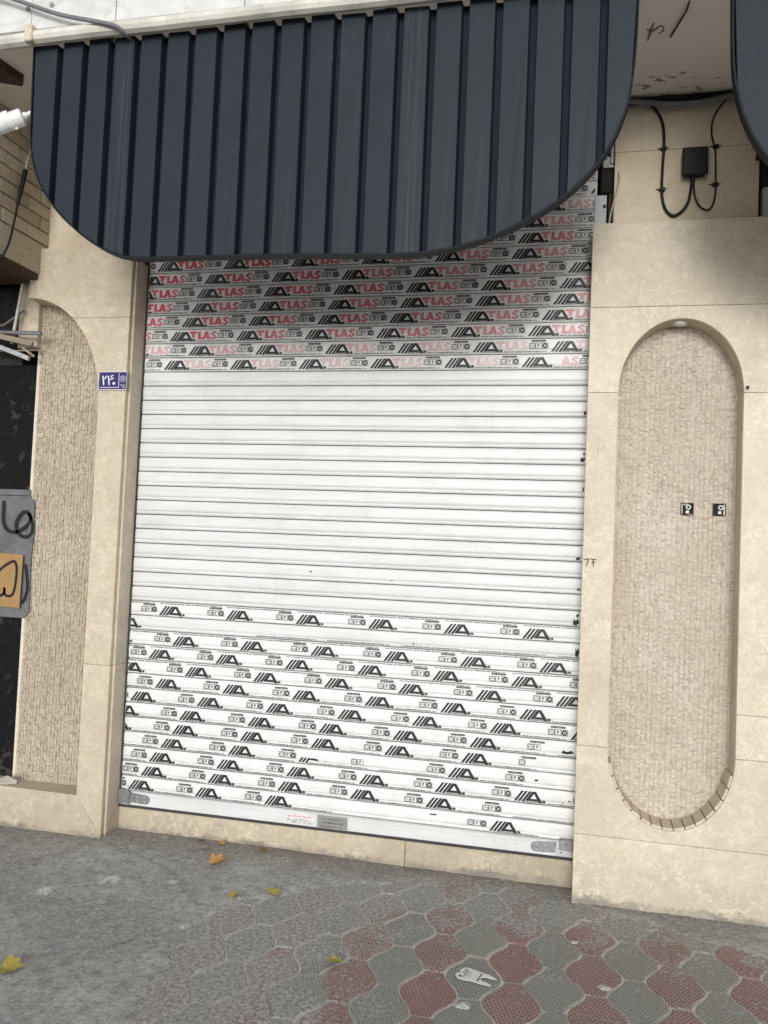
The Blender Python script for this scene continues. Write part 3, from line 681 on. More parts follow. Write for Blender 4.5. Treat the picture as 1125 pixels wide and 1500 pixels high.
class Print:
    def __init__(s): s.v = []; s.f = []; s.c = []
    def poly(s, pts, col, lay=0):
        k = len(s.v); s.v += [(x, -0.0006*lay, z) for x, z in pts]; s.f.append(tuple(range(k, k+len(pts)))); s.c.append(col)
    def text(s, T, x, z, wd, col, lay=0, hs=1.0):
        v, f, w_ = T; k = len(s.v); sx = wd/w_
        s.v += [(x+a*sx, -0.0006*lay, z+b*hs) for a, b in v]; s.f += [tuple(k+i for i in q) for q in f]; s.c += [col]*len(f)
    def frame(s, x0, x1, z0, z1, t, col):
        for a in ((x0, x1, z0, z0+t), (x0, x1, z1-t, z1), (x0, x0+t, z0+t, z1-t), (x1-t, x1, z0+t, z1-t)):
            s.poly([(a[0], a[2]), (a[1], a[2]), (a[1], a[3]), (a[0], a[3])], col)
    def ringp(s, cx, cz, rx_, rz_, t, col, n=14):
        for i in range(n):
            a, b = 2*math.pi*i/n, 2*math.pi*(i+1)/n
            s.poly([(cx+rx_*math.cos(a), cz+rz_*math.sin(a)), (cx+rx_*math.cos(b), cz+rz_*math.sin(b)), (cx+(rx_-t)*math.cos(b), cz+(rz_-t)*math.sin(b)), (cx+(rx_-t)*math.cos(a), cz+(rz_-t)*math.sin(a))], col)
def logo(p, x, dz=0.0, crop=1.0):
    zb, h = 0.010+dz, 0.052
    def q(pts): p.poly([(x+a, zb+min(b, crop)*h) for a, b in pts], BLK)
    sl_ = 0.0365
    for b0 in (0.0, 0.0185, 0.037):
        c = min(1, crop); p.poly([(x+b0, zb), (x+b0+0.0125, zb), (x+b0+0.0125+sl_*c, zb+h*c), (x+b0+sl_*c, zb+h*c)], BLK)
    if crop < 0.7:
        p.poly([(x+0.056, zb+0.3*h), (x+0.075, zb+0.5*h), (x+0.105, zb+0.45*h), (x+0.112, zb+0.25*h)], BLK); return
    # the A: left stroke, right stroke, cross bar
    q([(0.0555, 0.10), (0.0720, 0.10), (0.0980, 0.78), (0.098, 1.0), (0.0875, 1.0)])
    q([(0.098, 0.78), (0.0980, 1.0), (0.1075, 1.0), (0.1405, 0.0), (0.1215, 0.0)])
    q([(0.0720, 0.10), (0.1185, 0.10), (0.1115, 0.32), (0.0804, 0.32)])
    q([(0.1425, 0.06), (0.1535, 0.06), (0.1535, 0.25), (0.1355, 0.25)])
def tlas(p, x, fades):
    cols = [lerp(FILMC, (0.60, 0.035, 0.075), f) for f in fades]
    zb, zt = 0.0205, 0.0640
    p.poly([(x+0.119, zt), (x+0.119, zt-0.012), (x+0.133, zt-0.012), (x+0.133, zb+0.010), (x+0.150, zb+0.010), (x+0.150, zt-0.012), (x+0.164, zt-0.012), (x+0.164, zt)], cols[0])
    p.poly([(x+0.169, zt), (x+0.169, zb), (x+0.200, zb), (x+0.200, zb+0.0115), (x+0.186, zb+0.0115), (x+0.186, zt)], cols[1])
    c = cols[2]
    p.poly([(x+0.196, zb), (x+0.2125, zb), (x+0.2195, zb+0.024), (x+0.2195, zt), (x+0.212, zt)], c)
    p.poly([(x+0.2195, zb+0.024), (x+0.2265, zb), (x+0.243, zb), (x+0.227, zt), (x+0.2195, zt)], c)
    p.poly([(x+0.2135, zb+0.0085), (x+0.2255, zb+0.0085), (x+0.2225, zb+0.0165), (x+0.2165, zb+0.0165)], c)
    p.text(LET_S, x+0.2435, zb, 0.039, cols[3], 0, 1.06)
def boxes(p, x, dz=0.0, n=3):
    z0, z1 = 0.026+dz, 0.055+dz; t = 0.0023; c = (0.03, 0.03, 0.032)
    p.frame(x+0.287, x+0.319, z0, z1, t, c); p.ringp(x+0.303, (z0+z1)/2, 0.0135, 0.0125, 0.0026, c)
    p.poly([(x+0.295, z0+0.013), (x+0.311, z0+0.013), (x+0.309, z0+0.017), (x+0.297, z0+0.017)], (0.25, 0.25, 0.25))
    if n > 1: p.frame(x+0.3205, x+0.351, z0, z1, t, c); p.text(LET_P, x+0.331, z0+0.0075, 0.010, c)
    if n > 2:
        p.frame(x+0.3525, x+0.382, z0, z1, t, c); p.ringp(x+0.367, (z0+z1)/2, 0.0125, 0.0135, 0.0062, BLK)
        p.poly([(x+0.3655, z0+0.006), (x+0.3685, z0+0.006), (x+0.3685, z1-0.006), (x+0.3655, z1-0.006)], BLK)
def pill(p, x, dz=0.0):
    z0, z1 = 0.0605+dz, 0.0705+dz; a, b, r = x+0.297, x+0.373, 0.005
    p.poly([(a+r, z0), (b-r, z0), (b, (z0+z1)/2), (b-r, z1), (a+r, z1), (a, (z0+z1)/2)], BLK)
    p.text(EXPORT, a+0.008, z0+0.0024, b-a-0.016, (0.6, 0.6, 0.58), 1, 0.8)
def micro(p, x, top=False, wd=0.335):
    if top:
        for k in range(3): p.poly([(x+0.004+k*0.009, 0.0695), (x+0.010+k*0.009, 0.0695), (x+0.0135+k*0.009, 0.0740), (x+0.0075+k*0.009, 0.0740)], BLK)
        p.text(MICRO, x+0.036, 0.0690, wd, (0.06, 0.06, 0.06))
    else: p.text(MICRO, x+0.043, 0.0085-0.0005, wd, (0.06, 0.06, 0.06))
PER = 0.3955
off = {-12: 2.413, -11: 2.138, -10: 2.055, -9: 2.058, -8: 0.051, -7: 0.338, -6: 0.297, -5: 0.269, -4: 0.215, -3: 0.149, -2: 0.266, -1: 0.123, 16: 0.173, 17: -0.084,
       18: 0.262, 19: 0.125, 20: 0.346, 21: 0.172, 22: 0.028, 23: 0.326, 24: 0.287, 25: 0.223, 26: 0.16, 27: 0.115, 28: 0.044}
rowfade = {-12: 0.8, -11: 0.72, -10: 0.85, -9: 0.85, -8: 0.97, -7: 0.95, -6: 0.95, -5: 0.95, -4: 0.95, -3: 0.9, -2: 0.5, -1: 0.38}
for k in range(-16, -12): off[k] = 0.1*k % 0.39; rowfade[k] = 0.8
def row_print(k):
    p = Print(); x = off[k] % PER - PER; red = k < 0; top = k in (16, 18, 19, 20); dz = -0.003 if top else 0.0
    while x < 2.45:
        c = x+0.15
        lg, bx_, pl, mi, crop, nb = True, True, True, True, 1.0, 3
        if k == 17: lg = c < 0.1; bx_ = pl = False; mi = x > 0.6
        if k == 23: 
            if x > 2.2: lg = False
            if x+0.3 > 2.3 or (x+0.33 > 2.15): nb = 2
        if k == 24:
            if x+0.3 > 2.1: nb = 1
            if x > 2.1: lg = bx_ = pl = mi = False
        if k == 25:
            if abs(x-1.014) < 0.06: crop = 0.5; nb = 2; pl = False; bx_ = True
            if abs(x-1.41) < 0.06: lg = False
            if x > 2.1: lg = bx_ = pl = mi = False
        if k == 27 and x > 2.0: lg = bx_ = pl = False; mi = x < 2.2
        if k == 28 and x > 1.0:
            lg = abs(x-2.023) < 0.08; bx_ = pl = False; mi = lg
        if k == 28 and abs(x-0.84) < 0.06: bx_ = pl = False
        if k == 28 and abs(x+PER-2.023) < 0.08: bx_ = True; nb = 3
        if lg: logo(p, x, dz, crop)
        if bx_: boxes(p, x, dz, nb)
        if pl: pill(p, x, dz)
        if mi: micro(p, x, top, 0.335 if not (k == 28 and x > 1) else 0.2)
        if red:
            t_ = min(1, max(0, x/2.4)); b = rowfade[k]*(1-0.38*t_ if k < -9 or k > -9 else 0.9)
            if k == -1 and x > 1.9: fd = [0.02, 0.02, 0.4, 0.45]
            else: fd = [max(0.03, min(1, b+random.uniform(-0.10, 0.06))) for _ in range(4)]
            tlas(p, x, fd)
        elif lg and k != 17: tlas(p, x, [random.uniform(0.0, 0.05)]*4) if False else None
        x += PER
    me = bpy.data.meshes.new('print'); me.from_pydata(p.v, [], p.f); me.materials.append(INK)
    ca = me.color_attributes.new('ink', 'FLOAT_COLOR', 'CORNER')
    arr = np.ones((len(me.loops), 4), np.float32); i = 0
    for q in me.polygons:
        arr[q.loop_start:q.loop_start+q.loop_total, :3] = p.c[q.index]
    ca.data.foreach_set('color', arr.ravel())
    bm = bmesh.new(); bm.from_mesh(me)
    for xl, s_ in ((SX0+0.012, -1), (SX1-0.010, 1)):
        bmesh.ops.bisect_plane(bm, geom=bm.verts[:]+bm.edges[:]+bm.faces[:], plane_co=(xl, 0, 0), plane_no=(s_, 0, 0), clear_outer=True)
    bmesh.ops.triangulate(bm, faces=[f for f in bm.faces if len(f.verts) > 4])
    bm.normal_update()
    for f in bm.faces:
        if f.normal.y > 0: f.normal_flip()
    bm.to_mesh(me); bm.free()
    return me
SCRAPS = {2: [(2.415, 0.012, 0.014, 0.02)], 5: [(2.405, 0.018, 0.024, 0.024), (2.418, 0.05, 0.01, 0.012)], 7: [(2.42, 0.03, 0.008, 0.025)], 11: [(2.40, 0.01, 0.02, 0.016)], 13: [(1.03, 0.045, 0.012, 0.008), (2.41, 0.02, 0.014, 0.012), (1.47, 0.02, 0.01, 0.006)], 15: [(2.395, 0.012, 0.03, 0.03), (2.41, 0.05, 0.014, 0.018)], 17: [(2.41, 0.02, 0.02, 0.04), (1.60, 0.02, 0.006, 0.012)], 26: [(2.40, 0.03, 0.01, 0.008), (2.37, 0.02, 0.008, 0.006)], 28: [(1.72, 0.055, 0.04, 0.008)], 23: [(2.36, 0.022, 0.06, 0.016)], 25: [(2.235, 0.035, 0.02, 0.010)]}
for k in range(-16, 29):
    film = k in off and k != 17
    z = Z0-P*(k+1)
    o = link('slat', slat_film if film else slat_plain, sh, (0-1.21, random.uniform(-0.0008, 0.0008), z-0.14)); o.rotation_euler = (random.gauss(0, 0.010), 0, random.gauss(0, 0.0004))
    if k in SCRAPS:
        pp = Print()
        for x_, z_, w2, h2 in SCRAPS[k]:
            pp.poly([(x_, z_), (x_+w2*0.5, z_-h2*0.2), (x_+w2, z_+h2*0.3), (x_+w2*0.8, z_+h2), (x_+w2*0.45, z_+h2*0.55), (x_+w2*0.1, z_+h2*0.9)], BLK)
        m_ = bpy.data.meshes.new('print_scrap'); m_.from_pydata(pp.v, [], pp.f); m_.materials.append(BLACK)
        c = link('print_scrap', m_, o, (0, -0.0112, 0)); c['kind'] = 'stuff'
    if k in off:
        c = link('print', row_print(k), o, (0, -0.0112, 0)); c['kind'] = 'stuff'
# bottom bar with locks and stickers
bz0, bz1 = 0.148, 0.229
bb = part('bottom_bar', MB().box(SX0, SX1, -0.0125, 0.016, bz0+0.007, bz1-0.0035).box(SX0, SX1, -0.010, 0.016, bz1-0.0033, bz1+0.0008), SLAT, sh, 0.003)
part('bar_groove', MB().box(SX0, SX1, -0.0133, -0.012, bz0+0.0605, bz0+0.0620), GUIDE, bb) 
part('rubber_seal', MB().box(SX0, SX1, -0.010, 0.02, bz0-0.008, bz0+0.0068), SEAM, bb)
def lock(xa, sgn):
    # sgn +1: keeper at the left jamb with the hasp pointing right; -1 mirrored
    x = lambda d: xa+sgn*d
    poly = [(x(0.06), 0.172), (x(0.155), 0.168)] + [(x(0.155+0.024*math.cos(R(a))), 0.192+0.024*math.sin(R(a))) for a in (-60, -30, 0, 30, 60)] + [(x(0.155), 0.216), (x(0.055), 0.224)]
    h = MB().prism(poly, -0.0185, -0.0128).mesh('hasp_plate', STEEL); bevel(h, 0.0012); hp = link('hasp_plate', h, sh)
    for dx, dz in ((0.105, 0.206), (0.105, 0.180), (0.150, 0.206), (0.152, 0.180)):
        part('rivet', MB().tube([(x(dx), -0.0180, dz), (x(dx), -0.0205, dz)], [0.0042, 0.0030], 10), GUIDE, hp)
    return hp
lock(0.0, 1)
l2 = lock(2.406, -1)
part('lock_keeper', MB().prism([(-0.004, 0.205), (0.062, 0.196), (0.071, 0.222), (0.055, 0.240), (-0.004, 0.243)], -0.034, -0.0195), STEEL, sh, 0.002)
part('lock_keeper', MB().prism([(-0.004, 0.160), (0.048, 0.165), (0.058, 0.150), (0.066, 0.172), (0.058, 0.196), (-0.004, 0.2035)], -0.026, -0.0192), STEEL, sh, 0.002)
part('lock_keeper', MB().box(2.366, 2.43, -0.044, -0.0135, 0.196, 0.247), STEEL, sh, 0.003)
part('lock_keeper', MB().box(2.352, 2.43, -0.0170, -0.0132, 0.158, 0.1955), GUIDE, sh, 0.001)
part('keeper_bolt', MB().tube([(2.396, -0.044, 0.224), (2.396, -0.049, 0.224)], 0.008, 10), STEEL, sh, 0.001)
part('keyhole', MB().tube([(2.373, -0.0168, 0.176), (2.373, -0.0178, 0.176)], 0.004, 10), BLACK, sh)
for x_ in (0.945, 2.352): pass
# stickers: white one with red and black lettering, grey metal one
RED = plain('red_ink', (0.50, 0.03, 0.08), 0.6, var=0.1); BLKI = plain('black_ink', (0.02, 0.02, 0.025), 0.6, var=0.1)
STK_GREY = plain('grey_foil_sticker', (0.30, 0.30, 0.29), 0.4, 0.5, 0.3, var=0.12)
def scribble(mb, x0, x1, z, h, wd, y, n, seed, digits=False):
    rr = random.Random(seed); stp = (x1-x0)/n; x = x0
    for i in range(n):
        if digits:
            d = rr.choice('0123456789'); c = x+stp*0.5
            sh_ = {'0': [(c-.001, z+h*.4), (c+.001, z+h*.6)], '1': [(c, z+h), (c+.0006, z)], '2': [(c-stp*.3, z+h), (c-stp*.25, z)], '3': [(c-stp*.3, z+h), (c+stp*.25, z+h*.7), (c-stp*.1, z)],
                   '4': [(c+stp*.3, z+h), (c-stp*.2, z+h*.7), (c+stp*.2, z+h*.55), (c-stp*.2, z)], '5': [(c, z+h), (c+stp*.3, z+h*.3), (c, z), (c-stp*.3, z+h*.3), (c, z+h)], '6': [(c+stp*.3, z+h), (c-stp*.1, z+h*.8), (c-stp*.3, z)],
                   '7': [(c-stp*.35, z+h), (c, z), (c+stp*.35, z+h)], '8': [(c-stp*.35, z), (c, z+h), (c+stp*.35, z)], '9': [(c+stp*.1, z+h*.5), (c-stp*.25, z+h*.75), (c+stp*.1, z+h), (c+stp*.15, z)]}[d]
            mb.stroke(sh_, wd, y, 0.0004)
        else:
            kind = rr.random(); a, b = x, x+stp*rr.uniform(0.75, 0.98)
            if kind < 0.35: mb.stroke([(b, z+h*0.55), (b-stp*.2, z+h*.12), (a+stp*.1, z+h*.1), (a, z+h*.3)], wd, y, 0.0004)
            elif kind < 0.6: mb.stroke([((a+b)/2, z+h), ((a+b)/2+.0005, z+h*.1)], wd, y, 0.0004); mb.stroke([(b, z+h*.12), (a, z+h*.1)], wd, y, 0.0004)
            elif kind < 0.8: mb.stroke([(b, z+h*.5), (b-stp*.2, z), (a+stp*.2, z-h*.15), (a, z+h*.1)], wd, y, 0.0004)
            else: mb.stroke([(b, z+h*.1), ((a+b)/2, z+h*.5), (a+stp*.1, z+h*.4), (a+stp*.3, z+h*.1), (a, z+h*.1)], wd, y, 0.0004)
            if rr.random() < 0.6: xx_ = (a+b)/2; zz = z+h*rr.choice((0.85, -0.3)); mb.stroke([(xx_, zz), (xx_+wd*1.3, zz)], wd*1.1, y, 0.0004)
        x += stp
    return mb
s1 = part('sticker', MB().box(0.960, 1.120, -0.0150, -0.0126, 0.158, 0.2185), PAPER, sh); s1['label'] = 'white paper sticker with red and black Persian lettering'
fr = MB()
for q in ((0.964, 1.116, 0.2135, 0.2150), (0.964, 1.116, 0.1610, 0.1625), (0.964, 0.9655, 0.1626, 0.2134), (1.1145, 1.116, 0.1626, 0.2134)): fr.box(q[0], q[1], -0.0156, -0.0149, q[2], q[3])
part('sticker_border', fr, GUIDE, s1)
part('lettering', scribble(MB(), 0.972, 1.110, 0.1985, 0.011, 0.0024, -0.0157, 11, 3), RED, s1)
part('lettering', scribble(scribble(scribble(MB(), 1.004, 1.100, 0.1835, 0.007, 0.0019, -0.0157, 9, 5), 0.990, 1.112, 0.1665, 0.0115, 0.0026, -0.0157, 11, 8, True), 0.970, 0.988, 0.176, 0.014, 0.0026, -0.0157, 2, 9), BLKI, s1)
s2 = part('sticker', MB().box(1.134, 1.296, -0.0152, -0.0126, 0.1545, 0.2215), STK_GREY, sh); s2['label'] = 'grey metallic sticker with Persian lettering and phone number'
mb = scribble(scribble(MB(), 1.158, 1.272, 0.2010, 0.012, 0.0022, -0.0158, 8, 14), 1.152, 1.270, 0.1610, 0.010, 0.0021, -0.0158, 12, 17, True)
v, f, w_ = text_mesh('AUTOMATIC DOORS', 0.0125, 0.0003); k = len(mb.v); mb.v += [(1.156+a*0.118/w_, -0.0158, 0.1815+b) for a, b in v]; mb.f += [tuple(k+i for i in q) for q in f]; mb.mi += [0]*len(f)
part('lettering', mb, BLKI, s2)
# guides and the dark gear at the right-hand top
part('guide_rail', MB().box(2.436, 2.494, -0.022, 0.026, 3.0, 3.425), GUIDE, sh, 0.003)
part('guide_rail', MB().box(2.434, 2.44, -0.014, 0.03, 0.0, 3.0), DARK, sh)
part('guide_rail', MB().box(-0.0065, 0.003, -0.014, 0.03, 0.14, 3.5), SEAM, sh)
part('guide_bolt', MB().tube([(2.484, -0.022, 3.365), (2.484, -0.030, 3.365)], 0.008, 8), BLACK, sh)
part('gear_housing', MB().box(2.462, 2.5245, -0.045, 0.35, 3.43, 3.80), DARK, sh, 0.004)
part('gear_bracket', MB().box(2.470, 2.522, -0.062, -0.046, 3.545, 3.60).box(2.478, 2.490, -0.072, -0.05, 3.585, 3.66).box(2.505, 2.520, -0.075, -0.05, 3.56, 3.70), STEEL, sh, 0.002)
part('dark_gap_fill', MB().box(2.502, 2.5240, -0.03, 0.2, 3.20, 3.43), RUST, sh, 0.002)  # dark filler standing in for the unlit gap between guide and wall
tag(link('signal_cable', MB().tube(smooth_path([(2.545, -0.112, 3.50), (2.548, -0.125, 3.45), (2.530, -0.120, 3.37), (2.512, -0.112, 3.29), (2.505, -0.108, 3.226)]), 0.0042, 8).mesh('signal_cable', CABLEWHITE, True)),
    'thin ivory cable beside the dark gear gap at the shutter top', 'cable')

# neighbouring shutter on the far right, mostly out of the picture
s2o = thing('roller_shutter', 'neighbouring shutter past the right pillar, only its guide top showing', 'shutter', (4.6, 0.0, 0.14))
sm2 = slat_mesh('slat_next', 3.262, 6.0, SLAT)
for k in range(-12, 30):
    link('slat', sm2, s2o, (-4.6, 0, Z0-P*(k+1)-0.14))
part('guide_rail', MB().box(3.216, 3.262, -0.022, 0.026, 3.0, 3.425), GUIDE, s2o, 0.003)
part('gear_housing', MB().box(3.19, 3.25, -0.045, 0.35, 3.43, 3.80), DARK, s2o, 0.004)
part('conduit', MB().tube([(3.165, -0.125, 3.525), (3.26, -0.125, 3.525)], 0.016, 10), BLACK, s2o)

# ------------------------------------------------------------------ canopies (corrugated metal signboards)
OUT1 = [(-0.050, 3.812), (-0.046, 3.60), (-0.040, 3.40), (-0.022, 3.285), (0.018, 3.180), (0.072, 3.100), (0.140, 3.022), (0.215, 2.957), (0.300, 2.896), (0.385, 2.853), (0.470, 2.829), (0.60, 2.820), (1.0, 2.815),
        (1.45, 2.802), (1.66, 2.795), (1.80, 2.801), (1.93, 2.822), (2.06, 2.862), (2.18, 2.916), (2.28, 2.975), (2.37, 3.050), (2.445, 3.138), (2.500, 3.240), (2.535, 3.350), (2.552, 3.470), (2.560, 3.62), (2.563, 3.815)]
def canopy(o_, outl, grooves, y, label):
    t = thing('canopy_signboard', label, 'canopy', (o_, y, outl[len(outl)//2][1]), 'corrugated canopies over the shop fronts')
    P3 = smooth_path([(a, b, 0) for a, b in outl], 5); pts = [(p[0], p[1]) for p in P3]
    xs_ = np.array([p[0] for p in pts]); zs_ = np.array([p[1] for p in pts]); ztop = outl[0][1]
    il = int(np.argmin(zs_))
    def low(x): return float(np.interp(x, xs_, zs_))
    # backing sheet (bottom of the grooves)
    part('backing_sheet', MB().prism(pts, y+0.040, y+0.044), CANOPY_GROOVE, t)
    x0, x1 = xs_.min(), xs_.max()
    gs = [(x0+0.001-0.002, x0+0.001)] + grooves + [(x1-0.001, x1)]
    for (a0, a1), (b0, b1) in zip(gs[:-1], gs[1:]):
        l, r = a1, b0
        if r-l < 0.01: continue
        q = [l+(r-l)*i/8 for i in range(9)]
        zt = ztop + 0.02*(0)+random.uniform(-0.006, 0.004)
        poly = [(x, low(x)+0.001) for x in q]
        poly = [(l, zt)] + poly + [(r, zt)]
        me = MB(); n = len(poly); lean = random.uniform(-0.0012, 0.0012)
        # raised panel with sloped flanks
        ins = 0.004
        front = [(min(max(x, l+ins), r-ins), z) for x, z in poly]
        me.v = [(x, y+lean*(1 if x > (l+r)/2 else -1), z) for x, z in front]+[(x, y+0.0402, z) for x, z in poly]
        me.f.append(tuple(range(n))); me.mi.append(0)
        for i in range(n):
            j = (i+1) % n; me.f.append((j, i, n+i, n+j)); me.mi.append(0)
        m_ = me.mesh('raised_panel', CANOPY); bevel(m_, 0.0015, 1, 0.5); link('raised_panel', m_, t)
    # return edge following the outline
    mb = MB(); n = len(pts)
    nrm = []
    for i in range(n):
        a = Vector(pts[max(i-1, 0)]); b = Vector(pts[min(i+1, n-1)]); d = (b-a).normalized(); nrm.append(Vector((d.y, -d.x)))
    ring_ = [(y-0.003, 0.0), (y-0.003, 0.006), (y+0.048, 0.006), (y+0.048, 0.002), (y+0.0395, 0.0)]
    for i in range(n):
        for yy, o2 in ring_:
            q = Vector(pts[i])+nrm[i]*o2; mb.v.append((q.x, yy, q.y))
    m = len(ring_)
    for i in range(n-1):
        for j in range(m):
            mb.f.append((i*m+j, i*m+(j+1) % m, (i+1)*m+(j+1) % m, (i+1)*m+j)); mb.mi.append(0)
    part('edge_trim', mb, CANOPY_EDGE, t)
    # brackets behind, fixing the board to the soffit
    for bx in np.linspace(x0+0.35, x1-0.35, 4):
        part('hanger', MB().box(bx-0.015, bx+0.015, y+0.045, y+0.07, low(bx)+0.2, 3.852), STEEL, t)
    return t
gr1 = []
for i in range(19):
    x = 0.066+0.1265*i+0.00025*i*i; gr1.append((x+0.004, x+0.028))
canopy(1.25, OUT1, gr1, -1.040, 'large slate blue corrugated metal canopy with rounded lower corners over the shutter')
OUT2 = [(2.905, 3.815), (2.908, 3.62), (2.914, 3.47), (2.930, 3.350), (2.964, 3.235), (3.018, 3.130), (3.09, 3.05), (3.18, 2.975), (3.29, 2.905), (3.42, 2.85), (3.56, 2.82), (3.75, 2.81), (4.6, 2.81), (5.2, 2.82), (5.5, 2.9), (5.7, 3.1), (5.8, 3.4), (5.81, 3.815)]
gr2 = [(3.062+0.131*i, 3.062+0.131*i+0.030) for i in range(21)]
canopy(4.3, OUT2, gr2, -1.040, 'second slate blue canopy, cut off at the upper right corner')

# ------------------------------------------------------------------ number plate
ENAMEL = plain('blue_enamel', (0.026, 0.021, 0.13), 0.35, 0.3, var=0.12); ENW = plain('white_enamel', (0.74, 0.74, 0.78), 0.35, 0.45, var=0.05)
px0, px1, pz0, pz1 = -0.181, -0.009, 2.416, 2.520
t = thing('number_plate', 'small blue enamel house number plate on the tan pillar', 'sign', (-0.095, -0.165, pz0))
part('plate', MB().box(px0, px1, -0.1680, -0.1610, pz0, pz1), ENAMEL, t, 0.0015)
fr = MB(); yb = -0.1688
for q in ((px0, px1, pz1-0.005, pz1-0.001), (px0, px1, pz0+0.001, pz0+0.0045), (px0+0.0005, px0+0.003, pz0+0.0046, pz1-0.0051), (px1-0.003, px1-0.0005, pz0+0.0046, pz1-0.0051)): fr.box(q[0], q[1], yb, -0.1681, q[2], q[3])
fr.box(px0+0.012, -0.056, yb, -0.1681, pz0+0.0130, pz0+0.0165).box(-0.0590, -0.0562, yb, -0.1681, pz0+0.0166, pz1-0.012)
part('border', fr, ENW, t)
dg = MB(); zt_ = pz1-0.027; zb_ = pz0+0.031
dg.stroke([(-0.156, zt_+0.002), (-0.1535, zt_-0.012), (-0.1485, zb_-0.003)], 0.008, yb).stroke([(-0.1535, zt_-0.012), (-0.145, zt_-0.015), (-0.1385, zt_-0.008), (-0.134, zt_+0.002)], 0.007, yb)
dg.stroke([(-0.123, zt_+0.002), (-0.1205, zt_-0.012), (-0.1155, zb_-0.003)], 0.0075, yb).stroke([(-0.091, zt_+0.003), (-0.100, zt_+0.004), (-0.1065, zt_-0.002), (-0.104, zt_-0.010), (-0.094, zt_-0.011)], 0.0045, yb).stroke([(-0.1205, zt_-0.014), (-0.110, zt_-0.019), (-0.098, zt_-0.016), (-0.090, zt_-0.010)], 0.0045, yb)
dg.prism([(-0.0875+0.0085*math.cos(R(a)), zb_+0.006+0.0085*math.sin(R(a))) for a in range(0, 360, 60)], yb, -0.1681)
part('numeral', dg, ENW, t)
em = MB(); ec = (-0.0345, pz0+0.060)
for k in range(8):
    a = R(45*k); em.stroke([(ec[0]+0.004*math.cos(a), ec[1]+0.004*math.sin(a)), (ec[0]+0.012*math.cos(a+0.5), ec[1]+0.012*math.sin(a+0.5)), (ec[0]+0.018*math.cos(a), ec[1]+0.018*math.sin(a))], 0.0018, yb, 0.0005)
em.stroke([(ec[0]+0.0185*math.cos(R(a)), ec[1]+0.0185*math.sin(R(a))) for a in range(20, 165, 15)], 0.0016, yb, 0.0005)
for q in ((-0.050, -0.022, 0.030), (-0.046, -0.018, 0.024)): em.stroke([(q[0], pz0+q[2]), ((q[0]+q[1])/2, pz0+q[2]-0.003), (q[1], pz0+q[2]+0.001)], 0.0015, yb, 0.0005)
em.stroke([(-0.034, pz0+0.0145), (-0.020, pz0+0.0145)], 0.003, yb, 0.0005)
part('emblem', em, ENW, t)

# ------------------------------------------------------------------ junction box and cables on the upper right wall
t = thing('junction_box', 'dark plastic junction box on the beige wall between the canopies', 'junction box', (2.891, -0.115, 3.45))
part('box_body', MB().box(2.838, 2.944, -0.150, -0.099, 3.448, 3.572), BLACK, t, 0.012)
part('box_lid', MB().box(2.832, 2.950, -0.162, -0.149, 3.442, 3.578), BLACK, t, 0.007)
part('gland', MB().tube([(2.885, -0.128, 3.445), (2.885, -0.128, 3.405)], [0.012, 0.009], 12), BLACK, t)
def cable(name, pts, r, mat, label, n=8):
    o = link(name, MB().tube(smooth_path(pts), r, n).mesh(name, mat, True)); return tag(o, label, 'cable')
cable('power_cable', [(2.58, -0.125, 3.86), (2.64, -0.117, 3.846), (2.70, -0.112, 3.805), (2.742, -0.110, 3.73), (2.752, -0.110, 3.62), (2.748, -0.110, 3.50), (2.748, -0.110, 3.38), (2.765, -0.111, 3.305), (2.80, -0.113, 3.268), (2.84, -0.118, 3.285), (2.870, -0.125, 3.335), (2.880, -0.128, 3.41)], 0.0068, BLACK, 'thick black cable looping left of the junction box')
cable('power_cable', [(3.08, -0.120, 3.86), (3.02, -0.112, 3.81), (2.975, -0.108, 3.74), (2.968, -0.108, 3.66), (2.985, -0.108, 3.58), (2.990, -0.108, 3.48), (2.990, -0.108, 3.36), (2.970, -0.110, 3.295), (2.930, -0.114, 3.298), (2.900, -0.122, 3.345), (2.890, -0.128, 3.41)], 0.0042, BLACK, 'thin black cable looping right of the junction box')
cable('cable_bundle', [(2.50, -0.125, 3.82), (2.60, -0.128, 3.832), (2.75, -0.128, 3.836), (2.90, -0.126, 3.836), (3.05, -0.124, 3.842), (3.25, -0.122, 3.838)], 0.0165, BLACK, 'thick black cable bundle under the ceiling corner')
cable('flexible_conduit', [(2.52, -0.15, 3.828), (2.62, -0.15, 3.822), (2.74, -0.15, 3.801), (2.87, -0.15, 3.795), (2.98, -0.15, 3.806), (3.08, -0.15, 3.826), (3.2, -0.15, 3.832)], 0.013, CABLEGREY, 'grey flexible conduit sagging below the black cable bundle')
for i, (cx_, cz_, lab) in enumerate(((2.751, 3.60, 'upper clip on the thick left cable'), (2.748, 3.40, 'lower clip on the thick left cable'), (2.988, 3.595, 'upper clip on the thin right cable'), (2.990, 3.41, 'lower clip on the thin right cable'))):
    m_ = MB().box(cx_-0.013, cx_+0.013, -0.122, -0.099, cz_-0.007, cz_+0.007).tube([(cx_-0.028, -0.103, cz_+0.004), (cx_+0.022, -0.122, cz_-0.002)], 0.003, 6).mesh('cable_clip', BLACK); bevel(m_, 0.002)
    tag(link('cable_clip', m_), lab+' by the junction box', 'clip', 'cable clips on the upper wall')
tag(link('wire_stub', MB().tube([(2.772, -0.84, 3.852), (2.765, -0.80, 3.835), (2.722, -0.62, 3.842)], 0.0042, 6).mesh('wire_stub', RUST)), 'short rusty rod stub sticking out of the plaster ceiling', 'rod')

